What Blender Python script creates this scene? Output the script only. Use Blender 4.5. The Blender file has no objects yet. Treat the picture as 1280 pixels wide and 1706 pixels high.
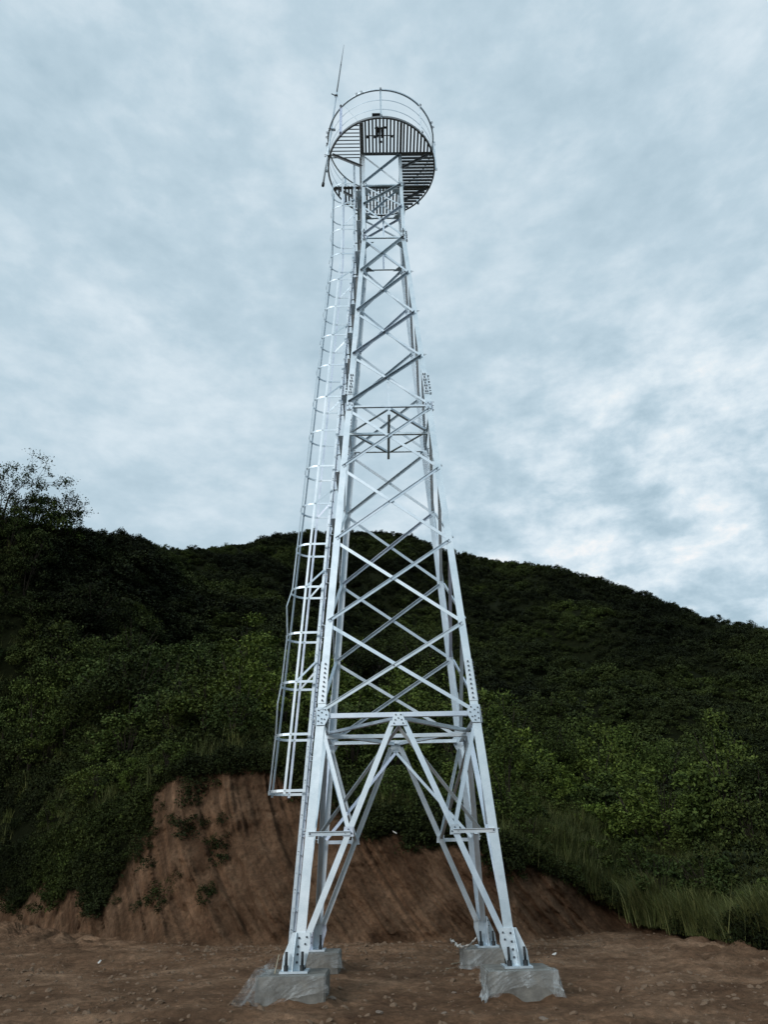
import bpy, math, random
import numpy as np
from mathutils import Vector, Matrix

# ------------------------------------------------------------------ camera
SC = bpy.context.scene
COL = SC.collection
CAM = np.array([-0.31515, -13.90818, 1.22628])
YAW, PIT, ROL, F = -0.0113, 0.4914, 0.0222, 1133.7
_R1 = np.array([[math.cos(YAW), math.sin(YAW), 0], [-math.sin(YAW), math.cos(YAW), 0], [0, 0, 1]])
_R2 = np.array([[1, 0, 0], [0, math.cos(PIT), math.sin(PIT)], [0, -math.sin(PIT), math.cos(PIT)]])
_R3 = np.array([[math.cos(ROL), 0, -math.sin(ROL)], [0, 1, 0], [math.sin(ROL), 0, math.cos(ROL)]])
MV = _R3 @ _R2 @ _R1            # rows: right, forward, up
cd = bpy.data.cameras.new('camera')
cam = bpy.data.objects.new('camera', cd)
COL.objects.link(cam)
cd.sensor_fit = 'VERTICAL'; cd.sensor_height = 24; cd.sensor_width = 18
cd.lens = 24 * F / 1706
cd.clip_start = 0.05; cd.clip_end = 3000
r, fw, up = MV
cam.matrix_world = Matrix(((r[0], up[0], -fw[0], CAM[0]), (r[1], up[1], -fw[1], CAM[1]),
                           (r[2], up[2], -fw[2], CAM[2]), (0, 0, 0, 1)))
SC.camera = cam

# ------------------------------------------------------------------ light
SUN_EL, SUN_AZ = math.radians(24), math.radians(214)      # azimuth clockwise from +y: behind the camera, a little left
wd_ = bpy.data.worlds.new('World'); SC.world = wd_; wd_.use_nodes = True
nt = wd_.node_tree; N = nt.nodes; L = nt.links; N.clear()
def nn(t, **k):
    n = N.new(t)
    for a, b in k.items(): setattr(n, a, b)
    return n
out = nn('ShaderNodeOutputWorld'); bg = nn('ShaderNodeBackground')
sky = nn('ShaderNodeTexSky', sky_type='NISHITA'); sky.sun_disc = False
sky.sun_elevation = SUN_EL; sky.sun_rotation = SUN_AZ
tc = nn('ShaderNodeTexCoord'); sep = nn('ShaderNodeSeparateXYZ'); L.new(tc.outputs['Generated'], sep.inputs[0])
def m(op, a, b=None, c=None):
    n = nn('ShaderNodeMath', operation=op)
    for i, v in enumerate((a, b, c)):
        if v is None: continue
        if isinstance(v, (int, float)): n.inputs[i].default_value = v
        else: L.new(v, n.inputs[i])
    return n.outputs[0]
zc = m('MAXIMUM', sep.outputs[2], 0.0)
den = m('ADD', zc, 0.32)
px = m('DIVIDE', sep.outputs[0], den); py = m('DIVIDE', sep.outputs[1], den)
cmb = nn('ShaderNodeCombineXYZ'); L.new(px, cmb.inputs[0]); L.new(py, cmb.inputs[1])
def noise(scale, detail, rough, dist, loc, sc=(1, 1, 1)):
    mp = nn('ShaderNodeMapping'); mp.inputs['Location'].default_value = loc; mp.inputs['Scale'].default_value = sc
    L.new(cmb.outputs[0], mp.inputs[0])
    n = nn('ShaderNodeTexNoise'); n.inputs['Scale'].default_value = scale; n.inputs['Detail'].default_value = detail
    n.inputs['Roughness'].default_value = rough; n.inputs['Distortion'].default_value = dist
    L.new(mp.outputs[0], n.inputs['Vector']); return n.outputs['Fac']
def ramp(v, stops):
    rr = nn('ShaderNodeValToRGB'); e = rr.color_ramp.elements
    while len(e) < len(stops): e.new(0.5)
    for i, (p, c) in enumerate(stops):
        e[i].position = p; e[i].color = (*c, 1)
    L.new(v, rr.inputs[0]); return rr.outputs[0]
def dnoise(scale, detail, rough, dist, loc, zs=1.7):
    mp = nn('ShaderNodeMapping'); mp.inputs['Location'].default_value = loc; mp.inputs['Scale'].default_value = (1, 1, zs)
    L.new(tc.outputs['Generated'], mp.inputs[0])
    n = nn('ShaderNodeTexNoise'); n.inputs['Scale'].default_value = scale; n.inputs['Detail'].default_value = detail
    n.inputs['Roughness'].default_value = rough; n.inputs['Distortion'].default_value = dist
    L.new(mp.outputs[0], n.inputs['Vector']); return n.outputs['Fac']
n1 = dnoise(3.0, 5, 0.5, 0.1, (3.1, 1.7, 0)); n2 = dnoise(8.5, 9, 0.60, 0.12, (7.3, 2.2, 4.0)); n3 = noise(1.6, 7, 0.55, 0.2, (1.2, 5.5, 0)); n4 = dnoise(19.0, 6, 0.55, 0.1, (2.3, 8.1, 1.0), 2.2)
cl = m('ADD', m('ADD', m('MULTIPLY', n1, 0.28), m('MULTIPLY', n2, 0.36)), m('ADD', m('MULTIPLY', n3, 0.24), m('MULTIPLY', n4, 0.24)))
# the clouds open and brighten low towards the right (direction of the evening light)
gd = Vector((math.sin(math.radians(26)) * math.cos(math.radians(15)), math.cos(math.radians(26)) * math.cos(math.radians(15)), math.sin(math.radians(15)))).normalized()
dt = nn('ShaderNodeVectorMath', operation='DOT_PRODUCT'); L.new(tc.outputs['Generated'], dt.inputs[0]); dt.inputs[1].default_value = gd
gl = nn('ShaderNodeMapRange'); gl.interpolation_type = 'SMOOTHSTEP'
gl.inputs[1].default_value = 0.86; gl.inputs[2].default_value = 1.0; gl.inputs[3].default_value = 0; gl.inputs[4].default_value = 1
L.new(dt.outputs['Value'], gl.inputs[0])
cl = m('ADD', cl, m('MULTIPLY', gl.outputs[0], 0.05))
ctr = m('MULTIPLY', m('SUBTRACT', n2, 0.5), m('MULTIPLY', gl.outputs[0], 1.2))
cl = m('ADD', cl, ctr)
ccol = ramp(cl, [(0.40, (0.43, 0.575, 0.67)), (0.54, (0.545, 0.69, 0.785)), (0.66, (0.70, 0.82, 0.90)), (0.74, (0.80, 0.90, 0.96)), (0.85, (1.0, 1.0, 1.0))])
mx = nn('ShaderNodeMix', data_type='RGBA'); mx.inputs[0].default_value = 0.93
scl = nn('ShaderNodeVectorMath', operation='SCALE'); L.new(sky.outputs[0], scl.inputs[0]); scl.inputs['Scale'].default_value = 0.08
L.new(scl.outputs[0], mx.inputs[6]); L.new(ccol, mx.inputs[7])
lowr = nn('ShaderNodeMapRange'); lowr.interpolation_type = 'SMOOTHSTEP'    # overcast sky: darker towards the horizon
for i_, v_ in ((1, -0.02), (2, 0.30), (3, 0.15), (4, 1.0)): lowr.inputs[i_].default_value = v_
L.new(sep.outputs[2], lowr.inputs[0])
lsc = nn('ShaderNodeVectorMath', operation='SCALE'); L.new(mx.outputs[2], lsc.inputs[0]); L.new(lowr.outputs[0], lsc.inputs['Scale'])
L.new(lsc.outputs[0], bg.inputs[0]); bg.inputs[1].default_value = 1.0
L.new(bg.outputs[0], out.inputs[0])

sl = bpy.data.lights.new('sun', 'SUN'); sl.energy = 1.6; sl.angle = math.radians(22); sl.color = (1.0, 0.98, 0.96)
so = bpy.data.objects.new('sun', sl); COL.objects.link(so)
sd = Vector((math.sin(SUN_AZ) * math.cos(SUN_EL), math.cos(SUN_AZ) * math.cos(SUN_EL), math.sin(SUN_EL)))
so.rotation_euler = sd.to_track_quat('Z', 'Y').to_euler(); so.location = (-5, -20, 30)
SC.view_settings.view_transform = 'Standard'; SC.view_settings.look = 'None'
SC.view_settings.exposure = 0.0; SC.view_settings.gamma = 1.0
SC.render.engine = 'CYCLES'
SC.cycles.max_bounces = 5; SC.cycles.diffuse_bounces = 3; SC.cycles.glossy_bounces = 3; SC.cycles.transparent_max_bounces = 8

# ------------------------------------------------------------------ helpers
def ray(u, v):
    d = MV.T @ np.array([(u - 640) / F, 1, (853 - v) / F]); return d / np.linalg.norm(d)
def azel(u, v):
    d = ray(u, v); return math.degrees(math.atan2(d[0], d[1])), math.degrees(math.asin(d[2]))

def tag(o, label=None, cat=None, group=None, kind=None):
    for k, v in (('label', label), ('category', cat), ('group', group), ('kind', kind)):
        if v: o[k] = v
    return o
def empty(name, loc, rz=0, parent=None):
    o = bpy.data.objects.new(name, None); COL.objects.link(o); o.location = loc; o.rotation_euler.z = rz
    o.empty_display_size = 0.2
    if parent: o.parent = parent
    return o
def mesh_np(name, V, Fc, mats, smooth=False, mi=None):
    me = bpy.data.meshes.new(name)
    V = np.asarray(V, np.float32); Fc = np.asarray(Fc, np.int32)
    k = Fc.shape[1]
    me.vertices.add(len(V)); me.vertices.foreach_set('co', V.ravel())
    me.loops.add(Fc.size); me.loops.foreach_set('vertex_index', Fc.ravel())
    me.polygons.add(len(Fc)); me.polygons.foreach_set('loop_start', np.arange(0, Fc.size, k, dtype=np.int32))
    if mi is not None: me.polygons.foreach_set('material_index', np.asarray(mi, np.int32))
    if smooth: me.polygons.foreach_set('use_smooth', np.ones(len(Fc), bool))
    for q in mats: me.materials.append(q)
    me.update(calc_edges=True); return me
class MB:
    def __init__(s): s.v = []; s.f = []; s.m = []; s.sm = []
    def prism(s, A, B, ex, ey, poly, mat=0, polyB=None, smooth=False):
        A = Vector(A); B = Vector(B); ex = Vector(ex); ey = Vector(ey); n = len(poly); b = len(s.v)
        for P_, pl in ((A, poly), (B, polyB or poly)):
            for (x, y) in pl: s.v.append(P_ + ex * x + ey * y)
        for i in range(n):
            j = (i + 1) % n; s.f.append((b + i, b + j, b + n + j, b + n + i)); s.m.append(mat); s.sm.append(smooth)
        s.f.append(tuple(b + i for i in reversed(range(n)))); s.m.append(mat); s.sm.append(False)
        s.f.append(tuple(b + n + i for i in range(n))); s.m.append(mat); s.sm.append(False)
    def box(s, c, size, mat=0, rot=None):
        c = Vector(c); hx, hy, hz = (q / 2 for q in size)
        R = rot or Matrix.Identity(3)
        s.prism(c - R @ Vector((0, 0, hz)), c + R @ Vector((0, 0, hz)), R @ Vector((1, 0, 0)), R @ Vector((0, 1, 0)),
                [(-hx, -hy), (hx, -hy), (hx, hy), (-hx, hy)], mat)
    def rod(s, A, B, r, mat=0, n=6, r2=None, smooth=True):
        A = Vector(A); B = Vector(B); d = (B - A).normalized()
        ex = d.orthogonal().normalized(); ey = d.cross(ex)
        pa = [(r * math.cos(2 * math.pi * i / n), r * math.sin(2 * math.pi * i / n)) for i in range(n)]
        k = (r2 if r2 is not None else r) / r
        s.prism(A, B, ex, ey, pa, mat, [(x * k, y * k) for x, y in pa], smooth and n > 6)
    def bolt(s, P_, nrm, r=0.015, h=0.022, mat=1):
        P_ = Vector(P_); nrm = Vector(nrm).normalized()
        s.rod(P_ - nrm * 0.004, P_ + nrm * h, r, mat, 6, smooth=False)
        s.rod(P_ + nrm * h, P_ + nrm * (h + 0.018), r * 0.55, mat, 6, smooth=False)
    def sweep(s, pts, exs, eys, poly, mat=0, closed=False):
        n = len(poly); b = len(s.v); k = len(pts)
        for p, ex, ey in zip(pts, exs, eys):
            for x, y in poly: s.v.append(Vector(p) + Vector(ex) * x + Vector(ey) * y)
        for a in range(k if closed else k - 1):
            c = (a + 1) % k
            for i in range(n):
                j = (i + 1) % n
                s.f.append((b + a * n + i, b + a * n + j, b + c * n + j, b + c * n + i)); s.m.append(mat); s.sm.append(False)
        if not closed:
            s.f.append(tuple(b + i for i in reversed(range(n)))); s.m.append(mat); s.sm.append(False)
            s.f.append(tuple(b + (k - 1) * n + i for i in range(n))); s.m.append(mat); s.sm.append(False)
    def build(s, name, mats, parent=None, loc=None):
        if not isinstance(mats, (list, tuple)): mats = [mats]
        me = bpy.data.meshes.new(name); me.from_pydata([tuple(v) for v in s.v], [], s.f)
        for q in mats: me.materials.append(q)
        nm = len(mats)
        for p, mi, sm in zip(me.polygons, s.m, s.sm): p.material_index = min(mi, nm - 1); p.use_smooth = sm
        me.update()
        # consistent outward normals
        import bmesh
        bm = bmesh.new(); bm.from_mesh(me); bmesh.ops.recalc_face_normals(bm, faces=bm.faces); bm.to_mesh(me); bm.free()
        o = bpy.data.objects.new(name, me); COL.objects.link(o)
        if parent: o.parent = parent
        if loc: o.location = loc
        return o
def obj(name, me, parent=None, loc=None):
    o = bpy.data.objects.new(name, me); COL.objects.link(o)
    if parent: o.parent = parent
    if loc is not None: o.location = loc
    return o

# numpy value noise
def _h(ix, iy, iz, seed):
    n = (ix.astype(np.int64) * 374761393 + iy.astype(np.int64) * 668265263 + iz.astype(np.int64) * 2147483647 + seed * 144665) & 0xffffffff
    n = ((n ^ (n >> 13)) * 1274126177) & 0xffffffff
    n = ((n ^ (n >> 16)) * 2246822519) & 0xffffffff
    return ((n ^ (n >> 15)) & 0xffff) / 65535.0
def vnoise(x, y, z=None, seed=0):
    z = np.zeros_like(x) if z is None else z
    fx, fy, fz = np.floor(x), np.floor(y), np.floor(z)
    tx, ty, tz = x - fx, y - fy, z - fz
    tx, ty, tz = (t * t * (3 - 2 * t) for t in (tx, ty, tz))
    r_ = 0
    for a in (0, 1):
        for b in (0, 1):
            for c in (0, 1):
                w = (tx if a else 1 - tx) * (ty if b else 1 - ty) * (tz if c else 1 - tz)
                r_ = r_ + w * _h(fx + a, fy + b, fz + c, seed)
    return r_ * 2 - 1
def fbm(x, y, z=None, o=4, seed=0, g=0.5):
    s_ = 0; a = 1; z = np.zeros_like(x) if z is None else z
    for i in range(o):
        s_ = s_ + a * vnoise(x * 2 ** i, y * 2 ** i, z * 2 ** i, seed + i * 17); a *= g
    return s_

# ------------------------------------------------------------------ materials
def mat(name, color=(0.5, 0.5, 0.5), rough=0.6, metal=0.0, spec=0.5):
    q = bpy.data.materials.new(name); q.use_nodes = True
    b = q.node_tree.nodes['Principled BSDF']
    b.inputs['Base Color'].default_value = (*color, 1); b.inputs['Roughness'].default_value = rough
    b.inputs['Metallic'].default_value = metal; b.inputs['Specular IOR Level'].default_value = spec
    return q, q.node_tree, b
def tnoise(t, scale, detail=5, rough=0.55, coord='Object', sc=None):
    c = t.nodes.new('ShaderNodeTexCoord'); n = t.nodes.new('ShaderNodeTexNoise')
    n.inputs['Scale'].default_value = scale; n.inputs['Detail'].default_value = detail; n.inputs['Roughness'].default_value = rough
    if sc:
        mp = t.nodes.new('ShaderNodeMapping'); mp.inputs['Scale'].default_value = sc
        t.links.new(c.outputs[coord], mp.inputs[0]); t.links.new(mp.outputs[0], n.inputs['Vector'])
    else: t.links.new(c.outputs[coord], n.inputs['Vector'])
    return n.outputs['Fac']
def tramp(t, v, stops):
    rr = t.nodes.new('ShaderNodeValToRGB'); e = rr.color_ramp.elements
    while len(e) < len(stops): e.new(0.5)
    for i, (p, c) in enumerate(stops):
        e[i].position = p; e[i].color = (*c, 1)
    t.links.new(v, rr.inputs[0]); return rr.outputs[0]
def tmix(t, fac, a, b, mode='MIX'):
    n = t.nodes.new('ShaderNodeMix'); n.data_type = 'RGBA'; n.blend_type = mode
    for i, v in ((0, fac), (6, a), (7, b)):
        if isinstance(v, (int, float)): n.inputs[i].default_value = v
        elif isinstance(v, tuple): n.inputs[i].default_value = (*v, 1)
        else: t.links.new(v, n.inputs[i])
    return n.outputs[2]
def tbump(t, b, h, strength, dist):
    n = t.nodes.new('ShaderNodeBump'); n.inputs['Strength'].default_value = strength; n.inputs['Distance'].default_value = dist
    t.links.new(h, n.inputs['Height']); t.links.new(n.outputs[0], b.inputs['Normal'])
def oinfo(t): return t.nodes.new('ShaderNodeObjectInfo').outputs['Random']

M_ST, t, b = mat('galvanised_steel', (0.6, 0.66, 0.7), 0.5, 0.94, 0.5)
c1 = tramp(t, tnoise(t, 2.2, 6, 0.6), [(0.3, (0.68, 0.76, 0.81)), (0.55, (0.82, 0.88, 0.92)), (0.75, (0.92, 0.95, 0.98))])
c2 = tramp(t, tnoise(t, 60, 3, 0.7), [(0.3, (0.82, 0.84, 0.86)), (0.7, (1, 1, 1))])
c3 = tramp(t, oinfo(t), [(0.0, (0.74, 0.80, 0.84)), (0.5, (0.97, 0.98, 0.98)), (0.8, (0.90, 0.95, 0.96)), (1.0, (0.88, 0.88, 0.97))])
t.links.new(tmix(t, 1.0, tmix(t, 0.8, c1, c2, 'MULTIPLY'), c3, 'MULTIPLY'), b.inputs['Base Color'])
tbump(t, b, tnoise(t, 3, 3), 0.15, 0.02)
t.links.new(tramp(t, tnoise(t, 9, 4), [(0.3, (0.44,) * 3), (0.7, (0.6,) * 3)]), b.inputs['Roughness'])
M_BOLT, t, b = mat('dark_bolt_steel', (0.06, 0.07, 0.085), 0.5, 0.3)
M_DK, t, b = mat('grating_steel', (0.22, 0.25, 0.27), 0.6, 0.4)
M_ANCH, t, b = mat('black_anchor_bolt', (0.02, 0.024, 0.026), 0.6, 0.2)

def dirt(name, k=1.0, scrape=False):
    q, t, b = mat(name, (0.1, 0.07, 0.05), 0.95, 0, 0.05)
    a = tramp(t, tnoise(t, 0.7, 8, 0.62), [(0.3, tuple(k * v for v in (0.085, 0.052, 0.032))), (0.5, tuple(k * v for v in (0.150, 0.097, 0.060))), (0.72, tuple(k * v for v in (0.265, 0.182, 0.118)))])
    c = tramp(t, tnoise(t, 9, 6, 0.7), [(0.32, (0.5, 0.5, 0.5)), (0.6, (1.05, 1.0, 0.98)), (0.8, (1.5, 1.45, 1.4))])
    colr = tmix(t, 0.9, a, c, 'MULTIPLY')
    st = tnoise(t, 1.6, 5, 0.6, sc=(1.0, 1.0, 0.18))
    colr = tmix(t, 0.55, colr, tramp(t, st, [(0.35, (0.5, 0.46, 0.45)), (0.6, (1.1, 1.02, 1.0))]), 'MULTIPLY')
    if scrape:      # smears of fresher and older soil left by the bucket
        sa_ = t.nodes.new('ShaderNodeAttribute'); sa_.attribute_name = 'scr'
        colr = tmix(t, 0.45, colr, tramp(t, sa_.outputs['Fac'], [(0.2, (0.62, 0.60, 0.60)), (0.5, (1.0, 1.0, 1.0)), (0.8, (1.6, 1.5, 1.42))]), 'MULTIPLY')
    at = t.nodes.new('ShaderNodeAttribute'); at.attribute_name = 'veg'
    vg = tramp(t, tnoise(t, 2.5, 6), [(0.3, (0.006, 0.008, 0.003)), (0.7, (0.013, 0.016, 0.006))])
    colr = tmix(t, at.outputs['Fac'], colr, vg)
    t.links.new(colr, b.inputs['Base Color'])
    tbump(t, b, tnoise(t, 7, 12, 0.78), 1.0, 0.16)
    return q
M_DIRT = dirt('brown_soil', 1.22, True); M_GRD = dirt('brightened_soil', 1.9)  # ground copy of the soil, colour raised where the low sun lights less
M_CLOD, t, b = mat('soil_clod', (0.17, 0.118, 0.08), 0.95, 0, 0.1)
M_CONC, t, b = mat('rough_concrete', (0.25, 0.25, 0.23), 0.9, 0, 0.2)
t.links.new(tramp(t, tnoise(t, 4, 8, 0.7), [(0.3, (0.10, 0.095, 0.085)), (0.55, (0.20, 0.195, 0.175)), (0.75, (0.29, 0.27, 0.23))]), b.inputs['Base Color'])
tbump(t, b, tnoise(t, 30, 8, 0.7), 0.5, 0.02)

M_PLAS = bpy.data.materials.new('plastic_film'); M_PLAS.use_nodes = True
t = M_PLAS.node_tree; b = t.nodes['Principled BSDF']
b.inputs['Base Color'].default_value = (0.52, 0.55, 0.55, 1); b.inputs['Roughness'].default_value = 0.28
b.inputs['Specular IOR Level'].default_value = 0.6
tr = t.nodes.new('ShaderNodeBsdfTransparent'); ms = t.nodes.new('ShaderNodeMixShader')
fac = tramp(t, tnoise(t, 3.5, 6, 0.65, sc=(1, 1, 0.5)), [(0.40, (0.06,) * 3), (0.55, (0.2,) * 3), (0.72, (0.75,) * 3)])
t.links.new(fac, ms.inputs[0]); t.links.new(tr.outputs[0], ms.inputs[1]); t.links.new(b.outputs[0], ms.inputs[2])
t.links.new(ms.outputs[0], t.nodes['Material Output'].inputs[0])
tbump(t, b, tnoise(t, 12, 5, 0.6), 0.6, 0.03)

def leafmat(name, dark, mid, light, patch=0.0, patchcol=(0.05, 0.075, 0.015)):
    q, t, b = mat(name, mid, 0.75, 0, 0.12)
    g = t.nodes.new('ShaderNodeNewGeometry')
    c = tramp(t, g.outputs['Random Per Island'], [(0.0, dark), (0.55, mid), (1.0, light)])
    c = tmix(t, 0.8, c, tramp(t, oinfo(t), [(0.0, (0.6, 0.6, 0.6)), (0.5, (0.95, 0.92, 0.85)), (0.8, (1.15, 1.05, 0.9)), (1.0, (1.4, 1.42, 1.1))]), 'MULTIPLY')
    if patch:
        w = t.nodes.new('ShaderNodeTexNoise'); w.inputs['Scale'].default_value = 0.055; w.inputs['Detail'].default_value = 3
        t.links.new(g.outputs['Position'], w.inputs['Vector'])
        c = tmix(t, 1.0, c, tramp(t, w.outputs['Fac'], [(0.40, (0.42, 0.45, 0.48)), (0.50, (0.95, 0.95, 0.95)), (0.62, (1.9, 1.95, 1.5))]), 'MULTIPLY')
    t.links.new(c, b.inputs['Base Color'])
    b.inputs['Transmission Weight'].default_value = 0.0
    return q
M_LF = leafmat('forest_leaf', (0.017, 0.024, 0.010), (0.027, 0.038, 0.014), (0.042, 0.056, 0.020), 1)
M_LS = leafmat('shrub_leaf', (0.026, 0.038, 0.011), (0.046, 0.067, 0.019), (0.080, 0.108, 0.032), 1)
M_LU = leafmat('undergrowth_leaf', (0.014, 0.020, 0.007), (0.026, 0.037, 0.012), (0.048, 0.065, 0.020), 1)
M_LP = leafmat('pale_shrub_leaf', (0.03, 0.05, 0.012), (0.055, 0.085, 0.022), (0.09, 0.125, 0.04))
M_LT = leafmat('tree_leaf', (0.012, 0.022, 0.01), (0.02, 0.036, 0.012), (0.035, 0.06, 0.018))
M_GR = leafmat('grass_blade', (0.045, 0.060, 0.02), (0.08, 0.10, 0.034), (0.15, 0.16, 0.065))
M_BK, t, b = mat('bark', (0.03, 0.024, 0.018), 0.9, 0, 0.2)
M_STONE, t, b = mat('stone', (0.16, 0.13, 0.1), 0.9, 0, 0.2)
t.links.new(tramp(t, tnoise(t, 8, 6, 0.7), [(0.3, (0.10, 0.075, 0.055)), (0.7, (0.26, 0.21, 0.17))]), b.inputs['Base Color'])
M_WHITE, t, b = mat('white_litter', (0.6, 0.58, 0.54), 0.7)
M_LATH, t, b = mat('pale_wood', (0.32, 0.28, 0.2), 0.8)

# ------------------------------------------------------------------ terrain
ZG = -0.35
foot_px = [(-250, 1530), (0, 1545), (130, 1562), (270, 1576), (350, 1577), (450, 1575), (550, 1573), (650, 1573), (750, 1573), (850, 1571), (950, 1562), (1050, 1552), (1150, 1568), (1280, 1592), (1450, 1600)]
top_px = [(-250, 1450), (0, 1430), (130, 1385), (230, 1330), (290, 1288), (350, 1270), (450, 1268), (500, 1285), (560, 1325), (610, 1368), (700, 1366), (780, 1388), (850, 1425), (950, 1462), (1000, 1495), (1060, 1532), (1150, 1556), (1280, 1582), (1450, 1592)]
sky_px = [(-250, 884, 55), (-100, 880, 58), (0, 880, 60), (60, 884, 62), (150, 891, 66), (220, 904, 75), (310, 919, 105), (380, 909, 120), (450, 899, 130), (490, 893, 140), (550, 891, 145), (620, 889, 150), (680, 895, 150), (760, 925, 150), (850, 940, 150), (930, 948, 150), (1000, 970, 145), (1080, 997, 140), (1160, 1026, 135), (1230, 1046, 130), (1280, 1054, 125), (1500, 1120, 120)]
fa = []; fr = []
for u, v in foot_px:
    d = ray(u, v); t_ = (ZG - CAM[2]) / d[2]; fa.append(math.degrees(math.atan2(d[0], d[1]))); fr.append(t_ * math.hypot(d[0], d[1]))
ta, te = zip(*[azel(u, v) for u, v in top_px])
sa, se = zip(*[azel(u, v) for u, v, _ in sky_px]); sr = [q[2] for q in sky_px]
fa = [-180, -110, -60] + fa + [60, 110, 180]; fr = [26, 26, 28] + fr + [12, 20, 26]
ta = [-180, -110, -60] + list(ta) + [60, 110, 180]; te = [-3.5, -3.5, -1] + list(te) + [-6.5, -4, -3.5]
sa = [-180, -140, -110, -60] + list(sa) + [62, 110, 140, 180]; se = [-0.4, -0.4, 20, 24] + list(se) + [23, 22, -0.4, -0.4]; sr = [120, 120, 90, 70] + sr + [120, 110, 120, 120]  # unseen hills to both sides, added high to block low sky light
def prof(az):
    f_ = np.interp(az, fa, fr); e_ = np.radians(np.interp(az, ta, te)); s_ = np.radians(np.interp(az, sa, se)); R_ = np.interp(az, sa, sr)
    rt = f_ + 1.0
    for _ in range(6):
        zt = np.maximum(CAM[2] + rt * np.tan(e_), ZG + 0.15); rt = f_ + 0.36 * (zt - ZG) + 0.35
    return f_, rt, zt, s_, R_
def H(az, rr):
    """height of the land at azimuth az (deg) and horizontal distance rr from the viewpoint"""
    f_, rt, zt, s_, R_ = prof(az)
    et = np.arctan2(zt - CAM[2], rt)
    tt = np.clip((rr - rt) / (R_ - rt), 0, 1); q = 1 - (1 - tt) ** 1.45
    z_h = CAM[2] + rr * np.tan(et + (s_ - et) * q)
    zs = CAM[2] + R_ * np.tan(s_)
    und = fbm(rr * np.sin(np.radians(az)) / 14, rr * np.cos(np.radians(az)) / 14, o=3, seed=5) * 2.2 * np.clip(tt * 5, 0, 1) * np.clip((1 - tt) * 4, 0.0, 1)
    und = und + fbm(rr * np.sin(np.radians(az)) / 2.5, rr * np.cos(np.radians(az)) / 2.5, o=3, seed=9) * 0.25 * np.clip(tt * 30, 0, 1)
    z_h = z_h + und
    z_h = np.where(rr > R_, np.maximum(zs - 0.45 * (rr - R_), np.minimum(zs, 2.0)), z_h)
    return z_h
def world(az, rr, z): return np.stack([CAM[0] + rr * np.sin(np.radians(az)), CAM[1] + rr * np.cos(np.radians(az)), z], -1)

AZ = np.concatenate([np.arange(-180, -40, 4.0), np.arange(-40, -24, 0.2), np.arange(-24, 22, 0.1), np.arange(22, 40, 0.2), np.arange(40, 180.01, 4.0)])
f_, rt, zt, s_, R_ = prof(AZ)
def grid_obj(name, P, veg, mt=None, **kw):
    nr, nc = P.shape[:2]
    idx = np.arange(nr * nc).reshape(nr, nc)
    Fq = np.stack([idx[:-1, :-1], idx[:-1, 1:], idx[1:, 1:], idx[1:, :-1]], -1).reshape(-1, 4)[:, ::-1]
    me = mesh_np(name, P.reshape(-1, 3), Fq, [mt or M_DIRT], True)
    a = me.attributes.new('veg', 'FLOAT', 'POINT'); a.data.foreach_set('value', veg.astype(np.float32).ravel())
    o = obj(name, me); tag(o, **kw); return o
def gz(X, Y):
    z = ZG + fbm(X / 3.1, Y / 3.1, o=3, seed=2) * 0.05 + fbm(X / 0.5, Y / 0.5, o=5, seed=3, g=0.6) * 0.026
    for yc, am in ((-3.35, 0.05), (3.9, 0.07), (5.3, 0.07)):                       # wheel ruts running across the site
        q = (Y - yc - 0.10 * X * (1 if yc > 0 else -0.4) - 0.35 * vnoise(X / 3, X * 0, seed=61)) / 0.17; z = z - am * np.exp(-q * q) * (1 + 0.35 * np.sin(X * 26)) + 0.5 * am * np.exp(-(np.abs(q) - 1.6) ** 2 * 2)
    for cx, cy in ((-1.67, -1.67), (1.67, -1.67), (-1.67, 1.67), (1.67, 1.67)):     # soil thrown up against the footings
        dd = np.maximum(np.abs(X - cx), np.abs(Y - cy)) - 0.5; z = z + 0.10 * np.exp(-(dd / 0.16) ** 2) * np.clip(0.35 + vnoise(X / 0.35, Y / 0.35, seed=63), 0, 1)
    rid = 1 - np.abs(fbm(X / 2.2, Y / 0.55, o=3, seed=31)); z = z + 0.02 * rid ** 3
    # keep the soil clear of the concrete pads and a little worn in the middle
    return z
# ground rows: out to the bank's foot
G = []
s01 = np.concatenate([[0.002, 0.1], np.linspace(0.22, 1, 380)])
rows = s01[:, None] * f_[None, :]
Pg = world(AZ[None, :].repeat(len(s01), 0), rows, 0 * rows)
Pg[..., 2] = gz(Pg[..., 0], Pg[..., 1])
zfoot = Pg[-1, :, 2].copy()
vgr = np.zeros(rows.shape)
azr = AZ[None, :].repeat(len(s01), 0)
left_loose = np.clip((-azr - 15) / 8, 0, 1) * np.clip((rows / f_[None, :] - 0.62) / 0.3, 0, 1) * (azr > -60)
Pg[..., 2] += left_loose * 0.25 * np.abs(fbm(Pg[..., 0] / 0.8, Pg[..., 1] / 0.8, o=4, seed=41))
right_loose = np.clip((azr - 14) / 8, 0, 1) * np.clip((rows / f_[None, :] - 0.55) / 0.3, 0, 1) * (azr < 60)
Pg[..., 2] += right_loose * 0.15 * np.abs(fbm(Pg[..., 0] / 0.7, Pg[..., 1] / 0.7, o=4, seed=43))
GROUND = grid_obj('ground', Pg, vgr, M_GRD, kind='structure')
zfoot = Pg[-1, :, 2].copy()
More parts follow.
